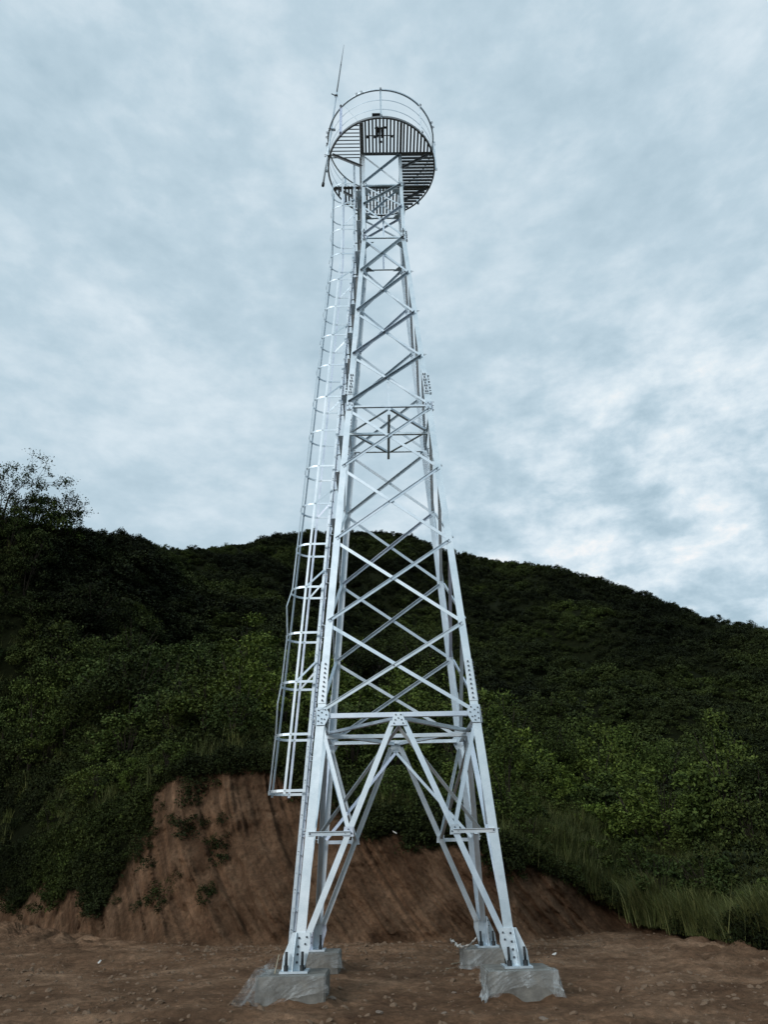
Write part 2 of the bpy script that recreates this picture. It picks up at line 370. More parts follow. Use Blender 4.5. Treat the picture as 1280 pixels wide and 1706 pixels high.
# bank rows
K = 150; tb = np.linspace(0, 1, K)[:, None]
shape = np.clip(tb, 0, 1) ** 1.25
RB = f_[None, :] + (rt - f_)[None, :] * (0.25 * tb ** 0.5 + 0.75 * tb) ; ZB = zfoot[None, :] + (zt - zfoot)[None, :] * (0.35 * tb + 0.65 * tb ** 1.5)
AB = AZ[None, :].repeat(K, 0)
S_ = np.radians(AB) * RB; hh = ZB - ZG
edge = np.clip(tb * 8, 0, 1) * np.clip((1 - tb) * 8, 0, 1)
ccx = S_ - 0.075 * (6 - hh) ** 2          # grooves left by the digger curve as they go down
gro = np.abs(fbm(ccx * 2.1, hh * 0.10, o=3, seed=71)); fine = (np.abs(vnoise(ccx * 7, hh * 0.2, seed=73)) + 0.5 * np.abs(vnoise(ccx * 15, hh * 0.25, seed=76))) * (0.3 + np.clip(vnoise(S_ * 0.5, hh * 0.5, seed=74) + 0.5, 0, 1))
lump = fbm(S_ * 0.6, hh * 0.7, o=4, seed=75) ; rough_ = fbm(ccx * 3.6, hh * 1.5, o=5, seed=77, g=0.6)
disp = edge * (0.34 * gro + 0.085 * fine + 0.34 * lump + 0.085 * rough_ - 0.15)
RB2 = RB + disp
Pb = world(AB, RB2, ZB + edge * 0.05 * rough_)
# vegetation creeps down the bank on the left and right ends
tl = np.interp(AB, [-34, -31, -20.5, -18.3, -16.8, -14.5, 1, 8, 17, 22, 40], [0.42, 0.38, 0.30, 0.48, 0.78, 0.93, 0.90, 0.92, 0.88, 0.6, 0.0])
vegb = np.clip((tb - tl + 0.16 * fbm(S_ * 1.1, hh, o=5, seed=81, g=0.65)) * 5, 0, 1); vegb = np.maximum(vegb, np.clip((tb - 0.955 + 0.0 * AB) * 30, 0, 1))
BK = grid_obj('earth_bank', Pb, vegb, kind='structure')
scr = np.clip(0.5 + 0.75 * (0.6 * vnoise(ccx * 6, hh * 0.18, seed=73) + 0.5 * vnoise(ccx * 13, hh * 0.25, seed=76)) * (0.35 + np.clip(vnoise(S_ * 0.5, hh * 0.5, seed=74) + 0.5, 0, 1)), 0, 1)
at_ = BK.data.attributes.new('scr', 'FLOAT', 'POINT'); at_.data.foreach_set('value', scr.astype(np.float32).ravel())
# hillside rows
K2 = 190; th = (np.linspace(0, 1, K2) ** 1.6)[:, None]
RH = rt[None, :] + (R_ - rt)[None, :] * th
RH = np.concatenate([RH, R_[None, :] + np.array([3, 8, 20, 45, 90, 170, 300, 600, 900.])[:, None]], 0)
AH = AZ[None, :].repeat(len(RH), 0)
ZH = H(AH, RH); ZH[0] = zt
Ph = world(AH, RH, ZH)
grid_obj('hillside', Ph, np.ones(RH.shape), kind='structure')

# ------------------------------------------------------------------ foliage sources
rng = np.random.default_rng(11)
def leaf_quads(C, size, R_=rng, up_bias=0.35, asp=0.55):
    n = len(C)
    a = R_.normal(size=(n, 3)); a[:, 2] *= 0.6; a /= np.linalg.norm(a, axis=1)[:, None]
    nrm = R_.normal(size=(n, 3)); nrm[:, 2] += up_bias * 3; nrm /= np.linalg.norm(nrm, axis=1)[:, None]
    b_ = np.cross(nrm, a); b_ /= np.linalg.norm(b_, axis=1)[:, None] + 1e-9; a = np.cross(b_, nrm)
    sz = size * R_.uniform(0.6, 1.35, (n, 1)); bend = nrm * sz * 0.18
    V = np.stack([C - a * sz * 0.5, C + b_ * sz * asp * 0.5 + bend, C + a * sz * 0.5, C - b_ * sz * asp * 0.5 + bend], 1).reshape(-1, 3)
    return V, np.arange(4 * n).reshape(n, 4)
def crown_pts(n, R_, nclump, rad=(1, 1, 0.9), base=0.0, csize=0.3, top=1.0):
    """leaf centres in uneven clumps spread through an ellipsoid that sits on z=base"""
    d = R_.normal(size=(nclump, 3)); d /= np.linalg.norm(d, axis=1)[:, None]; d[:, 2] = np.abs(d[:, 2]) * R_.choice([1, 1, 1, -0.5], nclump)
    rr = R_.uniform(0.45, 1.0, nclump) ** 0.6 * R_.uniform(0.8, 1.18, nclump)
    cc = d * rr[:, None] * np.array(rad); cc[:, 2] = cc[:, 2] + base + rad[2] * 0.55
    w = R_.integers(0, nclump, n)
    o = R_.normal(size=(n, 3)); o /= np.linalg.norm(o, axis=1)[:, None]
    o *= (R_.uniform(0, 1, n) ** 0.45)[:, None] * csize * R_.uniform(0.6, 1.3, nclump)[w][:, None]
    o[:, 2] *= 0.7
    return cc[w] + o
def leafmesh(name, C, size, mt, R_=rng, **k):
    V, Fq = leaf_quads(C, size, R_, **k); return mesh_np(name, V, Fq, [mt])
def group_nodes(name, coll):
    g = bpy.data.node_groups.new(name, 'GeometryNodeTree')
    g.interface.new_socket('Geometry', in_out='INPUT', socket_type='NodeSocketGeometry')
    g.interface.new_socket('Geometry', in_out='OUTPUT', socket_type='NodeSocketGeometry')
    gi = g.nodes.new('NodeGroupInput'); go = g.nodes.new('NodeGroupOutput')
    ip = g.nodes.new('GeometryNodeInstanceOnPoints'); ci = g.nodes.new('GeometryNodeCollectionInfo')
    ci.inputs[0].default_value = coll; ci.inputs[1].default_value = True; ci.inputs[2].default_value = True
    def na(nm, ty):
        a = g.nodes.new('GeometryNodeInputNamedAttribute'); a.data_type = ty; a.inputs[0].default_value = nm; return a.outputs[0]
    e = g.nodes.new('FunctionNodeEulerToRotation')
    g.links.new(na('rot', 'FLOAT_VECTOR'), e.inputs[0]); g.links.new(e.outputs[0], ip.inputs['Rotation'])
    g.links.new(na('scl', 'FLOAT_VECTOR'), ip.inputs['Scale']); g.links.new(na('idx', 'INT'), ip.inputs['Instance Index'])
    ip.inputs['Pick Instance'].default_value = True
    g.links.new(gi.outputs[0], ip.inputs['Points']); g.links.new(ci.outputs[0], ip.inputs['Instance']); g.links.new(ip.outputs[0], go.inputs[0])
    return g
def scatter(name, P, rot, scl, idx, meshes, **kw):
    coll = bpy.data.collections.new(name + '_source')
    for i, me in enumerate(meshes):
        o = bpy.data.objects.new('%s_source_%02d' % (name, i), me); coll.objects.link(o)
    me = bpy.data.meshes.new(name); me.vertices.add(len(P)); me.vertices.foreach_set('co', np.asarray(P, np.float32).ravel())
    for nm, ty, dat in (('rot', 'FLOAT_VECTOR', rot), ('scl', 'FLOAT_VECTOR', scl)):
        a = me.attributes.new(nm, ty, 'POINT'); a.data.foreach_set('vector', np.asarray(dat, np.float32).ravel())
    a = me.attributes.new('idx', 'INT', 'POINT'); a.data.foreach_set('value', np.asarray(idx, np.int32))
    for q in meshes[0].materials: me.materials.append(q)
    o = obj(name, me); tag(o, **kw)
    md = o.modifiers.new('scatter', 'NODES'); md.node_group = group_nodes(name, coll); return o
def rots(n, tilt=0.15): return np.stack([rng.normal(0, tilt, n), rng.normal(0, tilt, n), rng.uniform(0, 6.283, n)], 1)

# far wood: crowns covering the hill from 38 m out to beyond the skyline
FARM = [leafmesh('crown_%d' % i, crown_pts(900, np.random.default_rng(100 + i), 18, (1, 1, 0.85), csize=0.40), 0.17, M_LF) for i in range(6)]
def sample_hill(n, rmin_off, rmax_fn, seed, azr=(-46, 46), gam=0.75):
    g = np.random.default_rng(seed); az = g.uniform(*azr, n); f0, rt0, zt0, s0, R0 = prof(az)
    lo = rt0 + rmin_off; hi = R0 + rmax_fn; rr = lo + (hi - lo) * g.uniform(0, 1, n) ** gam
    return az, rr
az, rr = sample_hill(15000, 11, 3, 1, gam=0.68)
z = H(az, rr); P = world(az, rr, z - 0.25)
sc = (0.65 + 1.15 * rng.uniform(0, 1, len(az)) ** 2.2) * np.interp(rr, [35, 60, 90, 150], [0.8, 0.85, 0.75, 0.78])
sc3 = np.stack([sc * rng.uniform(0.9, 1.2, len(sc)), sc * rng.uniform(0.9, 1.2, len(sc)), sc * rng.uniform(0.75, 1.15, len(sc))], 1)
sky_t = (rr / prof(az)[4]) > 0.97
sc3[sky_t] *= 0.8; sc3[sky_t & (az < -11)] *= 0.6; sc3[(rr / prof(az)[4] > 0.85) & (az < -11)] *= 0.75
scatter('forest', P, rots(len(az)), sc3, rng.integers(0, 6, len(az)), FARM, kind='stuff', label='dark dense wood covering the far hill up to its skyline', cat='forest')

# undergrowth on the near slope and hanging over the bank
UG = [leafmesh('undergrowth_%d' % i, crown_pts(420, np.random.default_rng(200 + i), 14, (0.55, 0.55, 0.42), csize=0.24), 0.095, M_LU) for i in range(5)]
az, rr = sample_hill(4600, -0.2, -1000, 3)   # replaced below
g3 = np.random.default_rng(33)
az = g3.uniform(-42, 42, 5200); f0, rt0, zt0, s0, R0 = prof(az); rr = rt0 + 0.1 + 17 * g3.uniform(0, 1, len(az)) ** 0.85
P1 = world(az, rr, H(az, rr) - 0.05); s1 = g3.uniform(0.6, 1.3, len(az)) * np.interp(rr - rt0, [0, 2, 17], [0.55, 0.95, 1.5])
# on the bank itself (left end covered, a fringe along the lip)
def bank_pt(az, tbv):
    ci = np.clip(np.searchsorted(AZ, az), 0, len(AZ) - 1); ri = np.clip((tbv * (K - 1)).astype(int), 0, K - 1)
    return Pb[ri, ci], vegb[ri, ci]
a2 = g3.uniform(-40, 40, 11000); t2 = g3.uniform(0.0, 1, 11000); t2[9000:] = 0.93 + 0.07 * t2[9000:]; pb, vb = bank_pt(a2, t2)
rn_ = g3.uniform(0, 1, 11000); keep = ((vb > 0.6) & (rn_ < 0.7)) | ((vb > 0.03) & (rn_ < 0.3)) | ((a2 < -12) & (t2 > 0.25) & (rn_ < 0.05)); P2 = pb[keep]; s2 = g3.uniform(0.35, 0.85, keep.sum())
P = np.concatenate([P1, P2]); sc = np.concatenate([s1, s2]); azp = np.degrees(np.arctan2(P[:, 0] - CAM[0], P[:, 1] - CAM[1])); rp_ = np.hypot(P[:, 0] - CAM[0], P[:, 1] - CAM[1]) - prof(azp)[1]
kp = ~((azp > 11) & (rp_ < 8) & (g3.uniform(0, 1, len(P)) < 0.86)); P = P[kp]; sc = sc[kp]
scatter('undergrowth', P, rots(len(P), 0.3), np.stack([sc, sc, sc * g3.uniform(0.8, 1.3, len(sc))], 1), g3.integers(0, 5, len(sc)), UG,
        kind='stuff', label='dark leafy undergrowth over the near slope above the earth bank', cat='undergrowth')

# tall grass
def grass_mesh(seed, n=60, h=0.95):
    g = np.random.default_rng(seed); V = []; Fq = []
    for i in range(n):
        x, y = g.normal(0, 0.13, 2); a = g.uniform(0, 6.28); ln = g.uniform(0.12, 0.55) * h; hh_ = h * g.uniform(0.55, 1.1); w = g.uniform(0.006, 0.012)
        dx, dy = math.cos(a), math.sin(a); b0 = len(V)
        for k_, tk in enumerate((0, 0.4, 0.75, 1.0)):
            cx, cy, cz = x + dx * ln * tk ** 2, y + dy * ln * tk ** 2, hh_ * (tk - 0.18 * tk ** 3)
            ww = w * (1 - 0.85 * tk); V += [(cx - dy * ww, cy + dx * ww, cz), (cx + dy * ww, cy - dx * ww, cz)]
        for k_ in range(3): Fq.append((b0 + 2 * k_, b0 + 2 * k_ + 1, b0 + 2 * k_ + 3, b0 + 2 * k_ + 2))
    return mesh_np('tuft_%d' % seed, V, Fq, [M_GR])
GM = [grass_mesh(300 + i) for i in range(4)]
g4 = np.random.default_rng(44)
az = np.concatenate([g4.uniform(9, 37, 9000), g4.uniform(-36, 9, 900)]); f0, rt0, zt0, s0, R0 = prof(az)
rr = rt0 - 0.1 + 11 * g4.uniform(0, 1, len(az)) ** 1.1; P1 = world(az, rr, H(az, rr) - 0.03); cln = fbm(P1[:, 0] / 1.6, P1[:, 1] / 1.6, o=3, seed=91); P1 = P1[cln > -0.45]
a2 = g4.uniform(14, 38, 3500); t2 = g4.uniform(0.0, 1, 3500); pb, vb = bank_pt(a2, t2); keep = vb > 0.6
P = np.concatenate([P1, pb[keep]]); sc = g4.uniform(0.5, 1.1, len(P)) * (1 + 0.45 * fbm(P[:, 0] / 1.1, P[:, 1] / 1.1, o=2, seed=93))
scatter('tall_grass', P, rots(len(P), 0.12), np.stack([sc, sc, sc], 1), g4.integers(0, 4, len(P)), GM, kind='stuff',
        label='tall green grass growing on the slope right of the tower', cat='grass')

# soil clods
def clod(seed):
    import bmesh
    bm = bmesh.new(); bmesh.ops.create_icosphere(bm, subdivisions=2, radius=1)
    g = np.random.default_rng(seed); co = np.array([v.co[:] for v in bm.verts]); n_ = fbm(co[:, 0] * 1.3 + seed, co[:, 1] * 1.3, co[:, 2] * 1.3, o=3, seed=seed)
    for v, k_ in zip(bm.verts, n_): v.co = v.co * (1 + 0.35 * k_); v.co.z *= 0.65
    me = bpy.data.meshes.new('clod_%d' % seed); bm.to_mesh(me); bm.free(); return me
CL = [clod(400 + i) for i in range(4)]
for q in CL: q.materials.append(M_CLOD)
g5 = np.random.default_rng(55)
az = g5.uniform(-42, 42, 18000); f0 = prof(az)[0]; rr = 6 + (f0 - 5.6) * g5.uniform(0, 1, len(az)) ** 0.8
dens = np.clip(0.25 + 0.9 * (rr / f0 - 0.7) * 3, 0.2, 1) + 0.3 * (np.abs(az) > 15)
kp = g5.uniform(0, 1, len(az)) < dens; az, rr = az[kp], rr[kp]
P = world(az, rr, 0 * rr); P[:, 2] = gz(P[:, 0], P[:, 1]) + 0.0
sc = 0.012 + 0.05 * g5.uniform(0, 1, len(az)) ** 5
scatter('soil_clods', P, rots(len(az), 0.5), np.stack([sc * 1.2, sc, sc], 1), g5.integers(0, 4, len(az)), CL, kind='stuff',
        label='loose brown clods of soil strewn over the bare ground', cat='soil clods')

# ------------------------------------------------------------------ shrubs (things)
def stems_mesh(seed, h, n=7, spread=0.5):
    b_ = MB(); g = random.Random(seed)
    for i in range(n):
        a = g.uniform(0, 6.28); s2_ = spread * g.uniform(0.3, 1); p0 = Vector((0.03 * math.cos(a), 0.03 * math.sin(a), -0.1))
        p1 = Vector((math.cos(a) * s2_ * 0.4, math.sin(a) * s2_ * 0.4, h * 0.5)); p2 = Vector((math.cos(a) * s2_, math.sin(a) * s2_, h * g.uniform(0.75, 0.95)))
        b_.rod(p0, p1, 0.022, 0, 5, 0.014); b_.rod(p1, p2, 0.014, 0, 5, 0.005)
    return b_
def shrub_proto(seed, rad, h, n, leaf, mt, ncl=26, csize=0.3, name='shrub'):
    g = np.random.default_rng(seed)
    root = empty(name, (0, 0, 0))
    C = crown_pts(n, g, ncl, (rad, rad, h * 0.62), csize=csize * rad)
    C[:, 2] = np.maximum(C[:, 2], 0.0)
    obj('foliage', leafmesh('foliage', C, leaf, mt, g), root)
    stems_mesh(seed, h, 7, rad * 0.7).build('stem', M_BK, root)
    return root
def copy_tree(o, parent=None):
    c = o.copy(); COL.objects.link(c); c.parent = parent
    for ch in list(o.children): copy_tree(ch, c)
    return c
def land(u_az, rr): return Vector(world(np.array(u_az, float), np.array(rr, float), H(np.array(float(u_az)), np.array(float(rr)))))
protos = [shrub_proto(500 + i, 0.95, 1.5 + 0.2 * i, 3000, 0.085, M_LS) for i in range(4)]
g6 = np.random.default_rng(66); placed = []
protos += [shrub_proto(520 + i, 0.95, 1.7, 2600, 0.09, M_LP) for i in range(2)]
first = [True] * 6
cnt = 0
while cnt < 170:
    a_ = g6.uniform(-36, 36); f0, rt0, zt0, s0, R0 = prof(np.array(a_)); off = 0.7 + 16 * g6.uniform() ** 0.9; r0 = rt0 + off
    if a_ > 9 and off < 8.5 and g6.uniform() < 0.9: continue
    p = land(a_, r0)
    if any((p - q).length < 1.3 for q in placed): continue
    placed.append(p); k_ = int(g6.choice(6, p=[.19, .19, .19, .19, .12, .12]))
    o = protos[k_] if first[k_] else copy_tree(protos[k_]); first[k_] = False
    s0_ = g6.uniform(0.65, 1.6) * (0.7 if off < 2 else 1.0) * (1 + off / 35)
    o.location = p - Vector((0, 0, 0.08)); o.rotation_euler.z = g6.uniform(0, 6.28); o.scale = (s0_ * g6.uniform(0.9, 1.2), s0_, s0_ * g6.uniform(0.8, 1.25))
    if k_ < 4: tag(o, 'dark green leafy shrub growing in the thicket on the slope above the earth bank', 'shrub', 'dark shrubs of the thicket above the earth bank')
    else: tag(o, 'lighter yellow-green shrub among the dark ones on the slope above the bank', 'shrub', 'lighter shrubs of the thicket above the earth bank')
    cnt += 1
# shrubs one can tell apart
def shrub_at(u, v, dist, rad, h, mt, leaf, n, label, seed, name='shrub', ncl=26, csize=0.3, dz=0.0):
    a_, e_ = azel(u, v); a_ = float(a_); p = land(a_, dist)
    f0, rt0, *_ = prof(np.array(a_))
    if dist < rt0:
        ci = int(np.argmin(abs(AZ - a_))); col_ = Pb[:, ci]; rr_ = np.hypot(col_[:, 0] - CAM[0], col_[:, 1] - CAM[1]); p = Vector(col_[int(np.argmin(abs(rr_ - dist)))])
    o = shrub_proto(seed, rad, h, n, leaf, mt, ncl, csize, name); o.location = p + Vector((0, 0, dz)); tag(o, label, 'shrub'); return o
f = lambda u, v, off: float(prof(np.array(float(azel(u, v)[0])))[1]) + off
shrub_at(1095, 1440, f(1095, 1440, 1.2), 0.75, 1.9, M_LP, 0.10, 1500, 'light green round-leaved bush standing in the tall grass at right', 601, 'leafy_bush', 16, 0.28)
shrub_at(655, 1330, f(655, 1330, 0.5), 0.85, 1.6, M_LP, 0.075, 3000, 'green bush at the lip of the bank, framed by the back legs of the tower', 602)
shrub_at(835, 1230, f(835, 1230, 2.6), 1.5, 3.3, M_LS, 0.09, 6000, 'tall dark green bush just right of the tower at its lowest horizontal struts', 603, 'tall_bush', 34, 0.24)
shrub_at(160, 1330, f(160, 1400, 1.6), 1.2, 2.2, M_LS, 0.085, 4200, 'broad green bush at the left end of the bare earth bank', 604, 'broad_bush')
shrub_at(280, 1300, f(280, 1300, 0.2), 0.75, 1.2, M_LP, 0.075, 2200, 'smaller yellow-green bush on the upper left corner of the earth bank', 605)
shrub_at(175, 1060, f(175, 1060, 13), 1.9, 3.4, M_LP, 0.11, 5200, 'large pale green bush on the slope at left', 606, 'large_bush', 34, 0.24)
shrub_at(880, 1370, f(880, 1370, 0.8), 0.55, 1.3, M_LP, 0.075, 1300, 'slim pale green bush above the bank, right of the front right leg', 607, 'slim_bush', 14, 0.3)
shrub_at(1180, 1470, f(1180, 1500, 2.0), 0.9, 1.7, M_LP, 0.09, 2200, 'rounded pale green bush in the grass near the right edge', 609, 'rounded_bush', 18, 0.28)
shrub_at(985, 1400, f(985, 1430, 1.6), 0.7, 1.5, M_LS, 0.085, 2000, 'mid green bush in the grass, left of the light round-leaved bush', 610, 'green_bush', 18, 0.28)
shrub_at(545, 1240, f(545, 1240, 3.5), 1.3, 2.4, M_LS, 0.085, 4200, 'dark bush behind the ladder side of the tower', 608, 'dark_bush')

# ------------------------------------------------------------------ rounded trees of the middle slope
def tree_proto(seed, rad, h, n, leaf, mt):
    g = np.random.default_rng(seed); root = empty('slope_tree', (0, 0, 0))
    C = crown_pts(n, g, 30, (rad, rad * 0.95, h * 0.5), csize=0.36 * rad); C[:, 2] = np.maximum(C[:, 2] + h * 0.12, 0.2)
    obj('crown', leafmesh('crown', C, leaf, mt, g), root)
    b_ = MB(); b_.rod((0, 0, -0.3), (0.1, 0.05, h * 0.45), 0.13, 0, 8, 0.08)
    rr_ = random.Random(seed)
    for i in range(6):
        a = i * 1.05 + rr_.uniform(-.3, .3); b_.rod((0.05, 0.02, h * rr_.uniform(0.15, 0.4)), (math.cos(a) * rad * 0.7, math.sin(a) * rad * 0.7, h * rr_.uniform(0.55, 0.85)), 0.05, 0, 5, 0.015)
    b_.build('trunk', M_BK, root); return root
tp = [tree_proto(801, 1.9, 3.6, 6500, 0.13, M_LS), tree_proto(802, 2.2, 4.2, 8000, 0.13, M_LU), tree_proto(803, 1.5, 4.0, 5000, 0.12, M_LU), tree_proto(804, 1.8, 3.2, 6000, 0.12, M_LP)]
g8 = np.random.default_rng(88); tpl = []; tf = [True] * 4; cnt = 0; guard = 0
while cnt < 46 and guard < 4000:
    guard += 1
    a_ = g8.uniform(-34, 35); f0, rt0, zt0, s0, R0 = prof(np.array(a_)); off = g8.uniform(9, 34)
    if rt0 + off > R0 * 0.8: continue
    p = land(a_, rt0 + off)
    if any((p - q).length < 3.0 for q in tpl): continue
    tpl.append(p); k_ = int(g8.choice(4, p=[.32, .28, .25, .15])); o = tp[k_] if tf[k_] else copy_tree(tp[k_]); tf[k_] = False
    q = g8.uniform(0.7, 1.3); o.location = p - Vector((0, 0, 0.5)); o.rotation_euler.z = g8.uniform(0, 6.28); o.scale = (q, q, q * g8.uniform(0.8, 1.15))
    tag(o, ('mid green rounded tree standing in the wood on the middle slope', 'broad dark tree standing in the wood on the middle slope', 'narrow dark tree standing in the wood on the middle slope', 'pale green rounded tree standing in the wood on the middle slope')[k_], 'tree',
        ('mid green trees of the middle slope', 'broad dark trees of the middle slope', 'narrow dark trees of the middle slope', 'pale green trees of the middle slope')[k_]); cnt += 1

# ------------------------------------------------------------------ open trees on the left skyline
def open_tree(name, u, v_base, dist, h, spread, seed, label, nl=1500):
    a_, e_ = azel(u, v_base); p = land(float(a_), dist)
    root = empty(name, p - Vector((0, 0, 0.3))); g = random.Random(seed)
    wood = MB(); limbs = MB(); tips = []
    top = Vector((g.uniform(-.2, .2), 0, h * 0.55)); wood.rod((0, 0, -0.2), top * 0.5, 0.11, 0, 8, 0.08); wood.rod(top * 0.5, top, 0.08, 0, 8, 0.05)
    def grow(p0, d, ln, r0, lev):
        p1 = p0 + d * ln; limbs.rod(p0, p1, r0, 0, 5, r0 * 0.6)
        if lev >= 3: tips.append(p1); return
        for _ in range(3 if lev < 2 else 2):
            nd = (d + Vector((g.uniform(-1, 1), g.uniform(-1, 1), g.uniform(-0.45, 0.8))) * 0.75).normalized()
            grow(p0.lerp(p1, g.uniform(0.55, 1.0)), nd, ln * g.uniform(0.6, 0.85), r0 * 0.6, lev + 1)
        if lev >= 1: tips.append(p1)
    for i in range(7):
        a2_ = i * 0.9 + g.uniform(-.3, .3); d = Vector((math.cos(a2_) * spread, math.sin(a2_) * spread, g.uniform(0.35, 1.2))).normalized()
        grow(Vector((0, 0, h * g.uniform(0.15, 0.55))), d, h * 0.26, 0.04, 0)
    wood.build('trunk', M_BK, root); limbs.build('limbs', M_BK, root)
    gg = np.random.default_rng(seed); T = np.array([q[:] for q in tips]); T = T[gg.uniform(0, 1, len(T)) < 0.42]
    w = gg.integers(0, len(T), nl); C = T[w] + gg.normal(size=(nl, 3)) * (gg.uniform(0.10, 0.30, len(T))[w])[:, None]
    obj('crown', leafmesh('crown', C, 0.15, M_LT, gg, up_bias=0.1, asp=0.7), root); tag(root, label, 'tree'); return root
open_tree('open_tree', 2, 868, 59, 8.6, 0.75, 5, 'sparse dark tree on the left skyline, at the edge of the photo', 3600)
open_tree('small_tree', 104, 874, 60, 5.6, 0.45, 9, 'smaller sparse tree on the left skyline, right of the taller one', 1700)
open_tree('open_tree', -75, 868, 57, 14.5, 0.7, 14, 'tall tree beyond the left edge, only a top twig showing', 5000)

# ------------------------------------------------------------------ the lattice tower
ZK = 17.18
NODES = [3.76, 5.55, 7.37, 9.2, 10.97, 12.58, 14.13, 15.68, 17.18, 18.5, 19.45, 20.85]
def wd(z): return 1.65 * (1 + (0.3418 - 1) * min(z / 17.108, 1))
def lw(z): return 0.15 if z < 4.4 else (0.14 if z < 11.4 else (0.12 if z < 17.2 else 0.10))
def oc(z): return wd(z) + 0.05                     # outer corner of a leg
tower = empty('lattice_tower', (0, 0, 0))
tag(tower, 'tall white galvanised steel lattice tower with caged ladder and round lookout platform', 'lattice tower')
FACES = []                                         # (tangent, outward normal) seen from outside: left -> right is +tangent
for k_ in range(4):
    a_ = -math.pi / 2 + k_ * math.pi / 2
    n_ = Vector((round(math.cos(a_)), round(math.sin(a_)), 0)); FACES.append((Vector((-n_.y, n_.x, 0)), n_))
def fp(face, s, z, off=0.0):
    """point on a face: s = -1 left leg line .. +1 right leg line, off = outward"""
    T, Nn = face; return T * (s * wd(z)) + Nn * (oc(z) + off) + Vector((0, 0, z))
TH = 0.009
def angle(mb, A, B, nrm, w, flip=1, th=TH, top=True, matn=0, w2=None):
    """steel angle: one flange flat in the face (width w), the other from its upper (or lower) edge along flip*nrm"""
    A = Vector(A); B = Vector(B); d = (B - A).normalized(); nrm = (Vector(nrm) - d * Vector(nrm).dot(d)).normalized()
    s = d.cross(nrm).normalized()
    if s.z < 0: s = -s
    if abs(s.z) < 1e-3 and s.x < 0: s = -s
    h = w / 2; w2 = w2 or w; f_1 = flip; sg = 1 if top else -1
    poly = [(-h * sg, 0), (h * sg, 0), (h * sg, f_1 * w2), ((h - th) * sg, f_1 * w2), ((h - th) * sg, f_1 * th), (-h * sg, f_1 * th)]
    mb.prism(A, B, s, nrm, poly, matn)
# legs
for sx in (-1, 1):
    for sy in (-1, 1):
        b_ = MB()
        for z0, z1 in ((0.012, 4.4), (4.405, 11.4), (11.405, ZK - 0.0), (ZK + 0.003, 20.86)):
            w = lw((z0 + z1) / 2); th = 0.014
            poly = [(0, 0), (w, 0), (w, th), (th, th), (th, w), (0, w)]
            A = Vector((sx * oc(z0), sy * oc(z0), z0)); B = Vector((sx * oc(z1), sy * oc(z1), z1))
            b_.prism(A, B, (-sx, 0, 0), (0, -sy, 0), poly)
        b_.build('leg', M_ST, tower)
# splice plates with bolts
def leg_frame(face, side, z):
    T, Nn = face; return T, Nn
def plate(mb, face, s_c, z0, z1, w, off, th=0.010, inner_top=None):
    """rectangular plate on a face beside the leg line; s_c = metres from the leg's outer corner inwards (signed by side)"""
    T, Nn = face
    side, inset0, inset1 = s_c
    P0 = T * (side * (oc(z0) - inset0)) + Nn * (oc(z0) + off) + Vector((0, 0, z0)); P1 = T * (side * (oc(z0) - inset1)) + Nn * (oc(z0) + off) + Vector((0, 0, z0))
    Q0 = T * (side * (oc(z1) - inset0)) + Nn * (oc(z1) + off) + Vector((0, 0, z1)); Q1 = T * (side * (oc(z1) - inset1)) + Nn * (oc(z1) + off) + Vector((0, 0, z1))
    b0 = len(mb.v)
    for X in (P0, P1, Q1, Q0): mb.v.append(X)
    for X in (P0, P1, Q1, Q0): mb.v.append(X + Nn * th)
    for f4 in ((0, 1, 2, 3), (7, 6, 5, 4), (0, 4, 5, 1), (1, 5, 6, 2), (2, 6, 7, 3), (3, 7, 4, 0)):
        mb.f.append(tuple(b0 + i for i in f4)); mb.m.append(0); mb.sm.append(False)
for (z0, z1, nb) in ((4.0, 4.78, 9), (11.32, 11.98, 7), (17.0, 17.5, 6)):
    for fi, face in enumerate(FACES):
        T, Nn = face
        for side in (-1, 1):
            b_ = MB(); w = lw(z0 - 0.3) - 0.008
            plate(b_, face, (side, 0.004, w), z0, z1, w, 0.0015)
            for i in range(nb):
                z = z0 + (i + 0.6) * (z1 - z0) / (nb + 0.2)
                for ins in ((0.52,) if z0 < 11 or i % 2 else (0.35, 0.70)):
                    b_.bolt(T * (side * (oc(z) - w * ins)) + Nn * (oc(z) + 0.0115) + Vector((0, 0, z)), Nn, 0.0155, 0.03)
            b_.build('splice_plate', [M_ST, M_BOLT], tower)
# diagonal bracing: the rising-right angle lies outside the legs with its flange outwards, the other one inside
for fi, face in enumerate(FACES):
    T, Nn = face
    for i in range(len(NODES) - 1):
        z0, z1 = NODES[i], NODES[i + 1]
        w = 0.066 if i < 4 else (0.06 if i < 8 else 0.052)
        za, zb_ = z0 + (0.09 if i in (0, 4, 8) else 0.03), z1 - (0.12 if i in (3,) else 0.05)
        b_ = MB(); A = fp(face, -0.995, za, 0.004); B = fp(face, 0.995, zb_, 0.004)
        angle(b_, A, B, Nn, w, +1, w2=w * (0.42 if i < 4 else 1.25))
        b_.bolt(A + (B - A).normalized() * 0.06 + Nn * TH, Nn, 0.012, 0.012); b_.bolt(B - (B - A).normalized() * 0.06 + Nn * TH, Nn, 0.012, 0.012)
        b_.bolt((A + B) / 2 + Nn * TH, Nn, 0.012, 0.012)
        b_.build('diagonal_brace', [M_ST, M_BOLT], tower)
        b_ = MB(); A = fp(face, 0.97, za - 0.02, -0.018); B = fp(face, -0.97, zb_ - 0.0, -0.018)
        angle(b_, A, B, Nn, w, -1)
        b_.build('diagonal_brace', [M_ST, M_BOLT], tower)
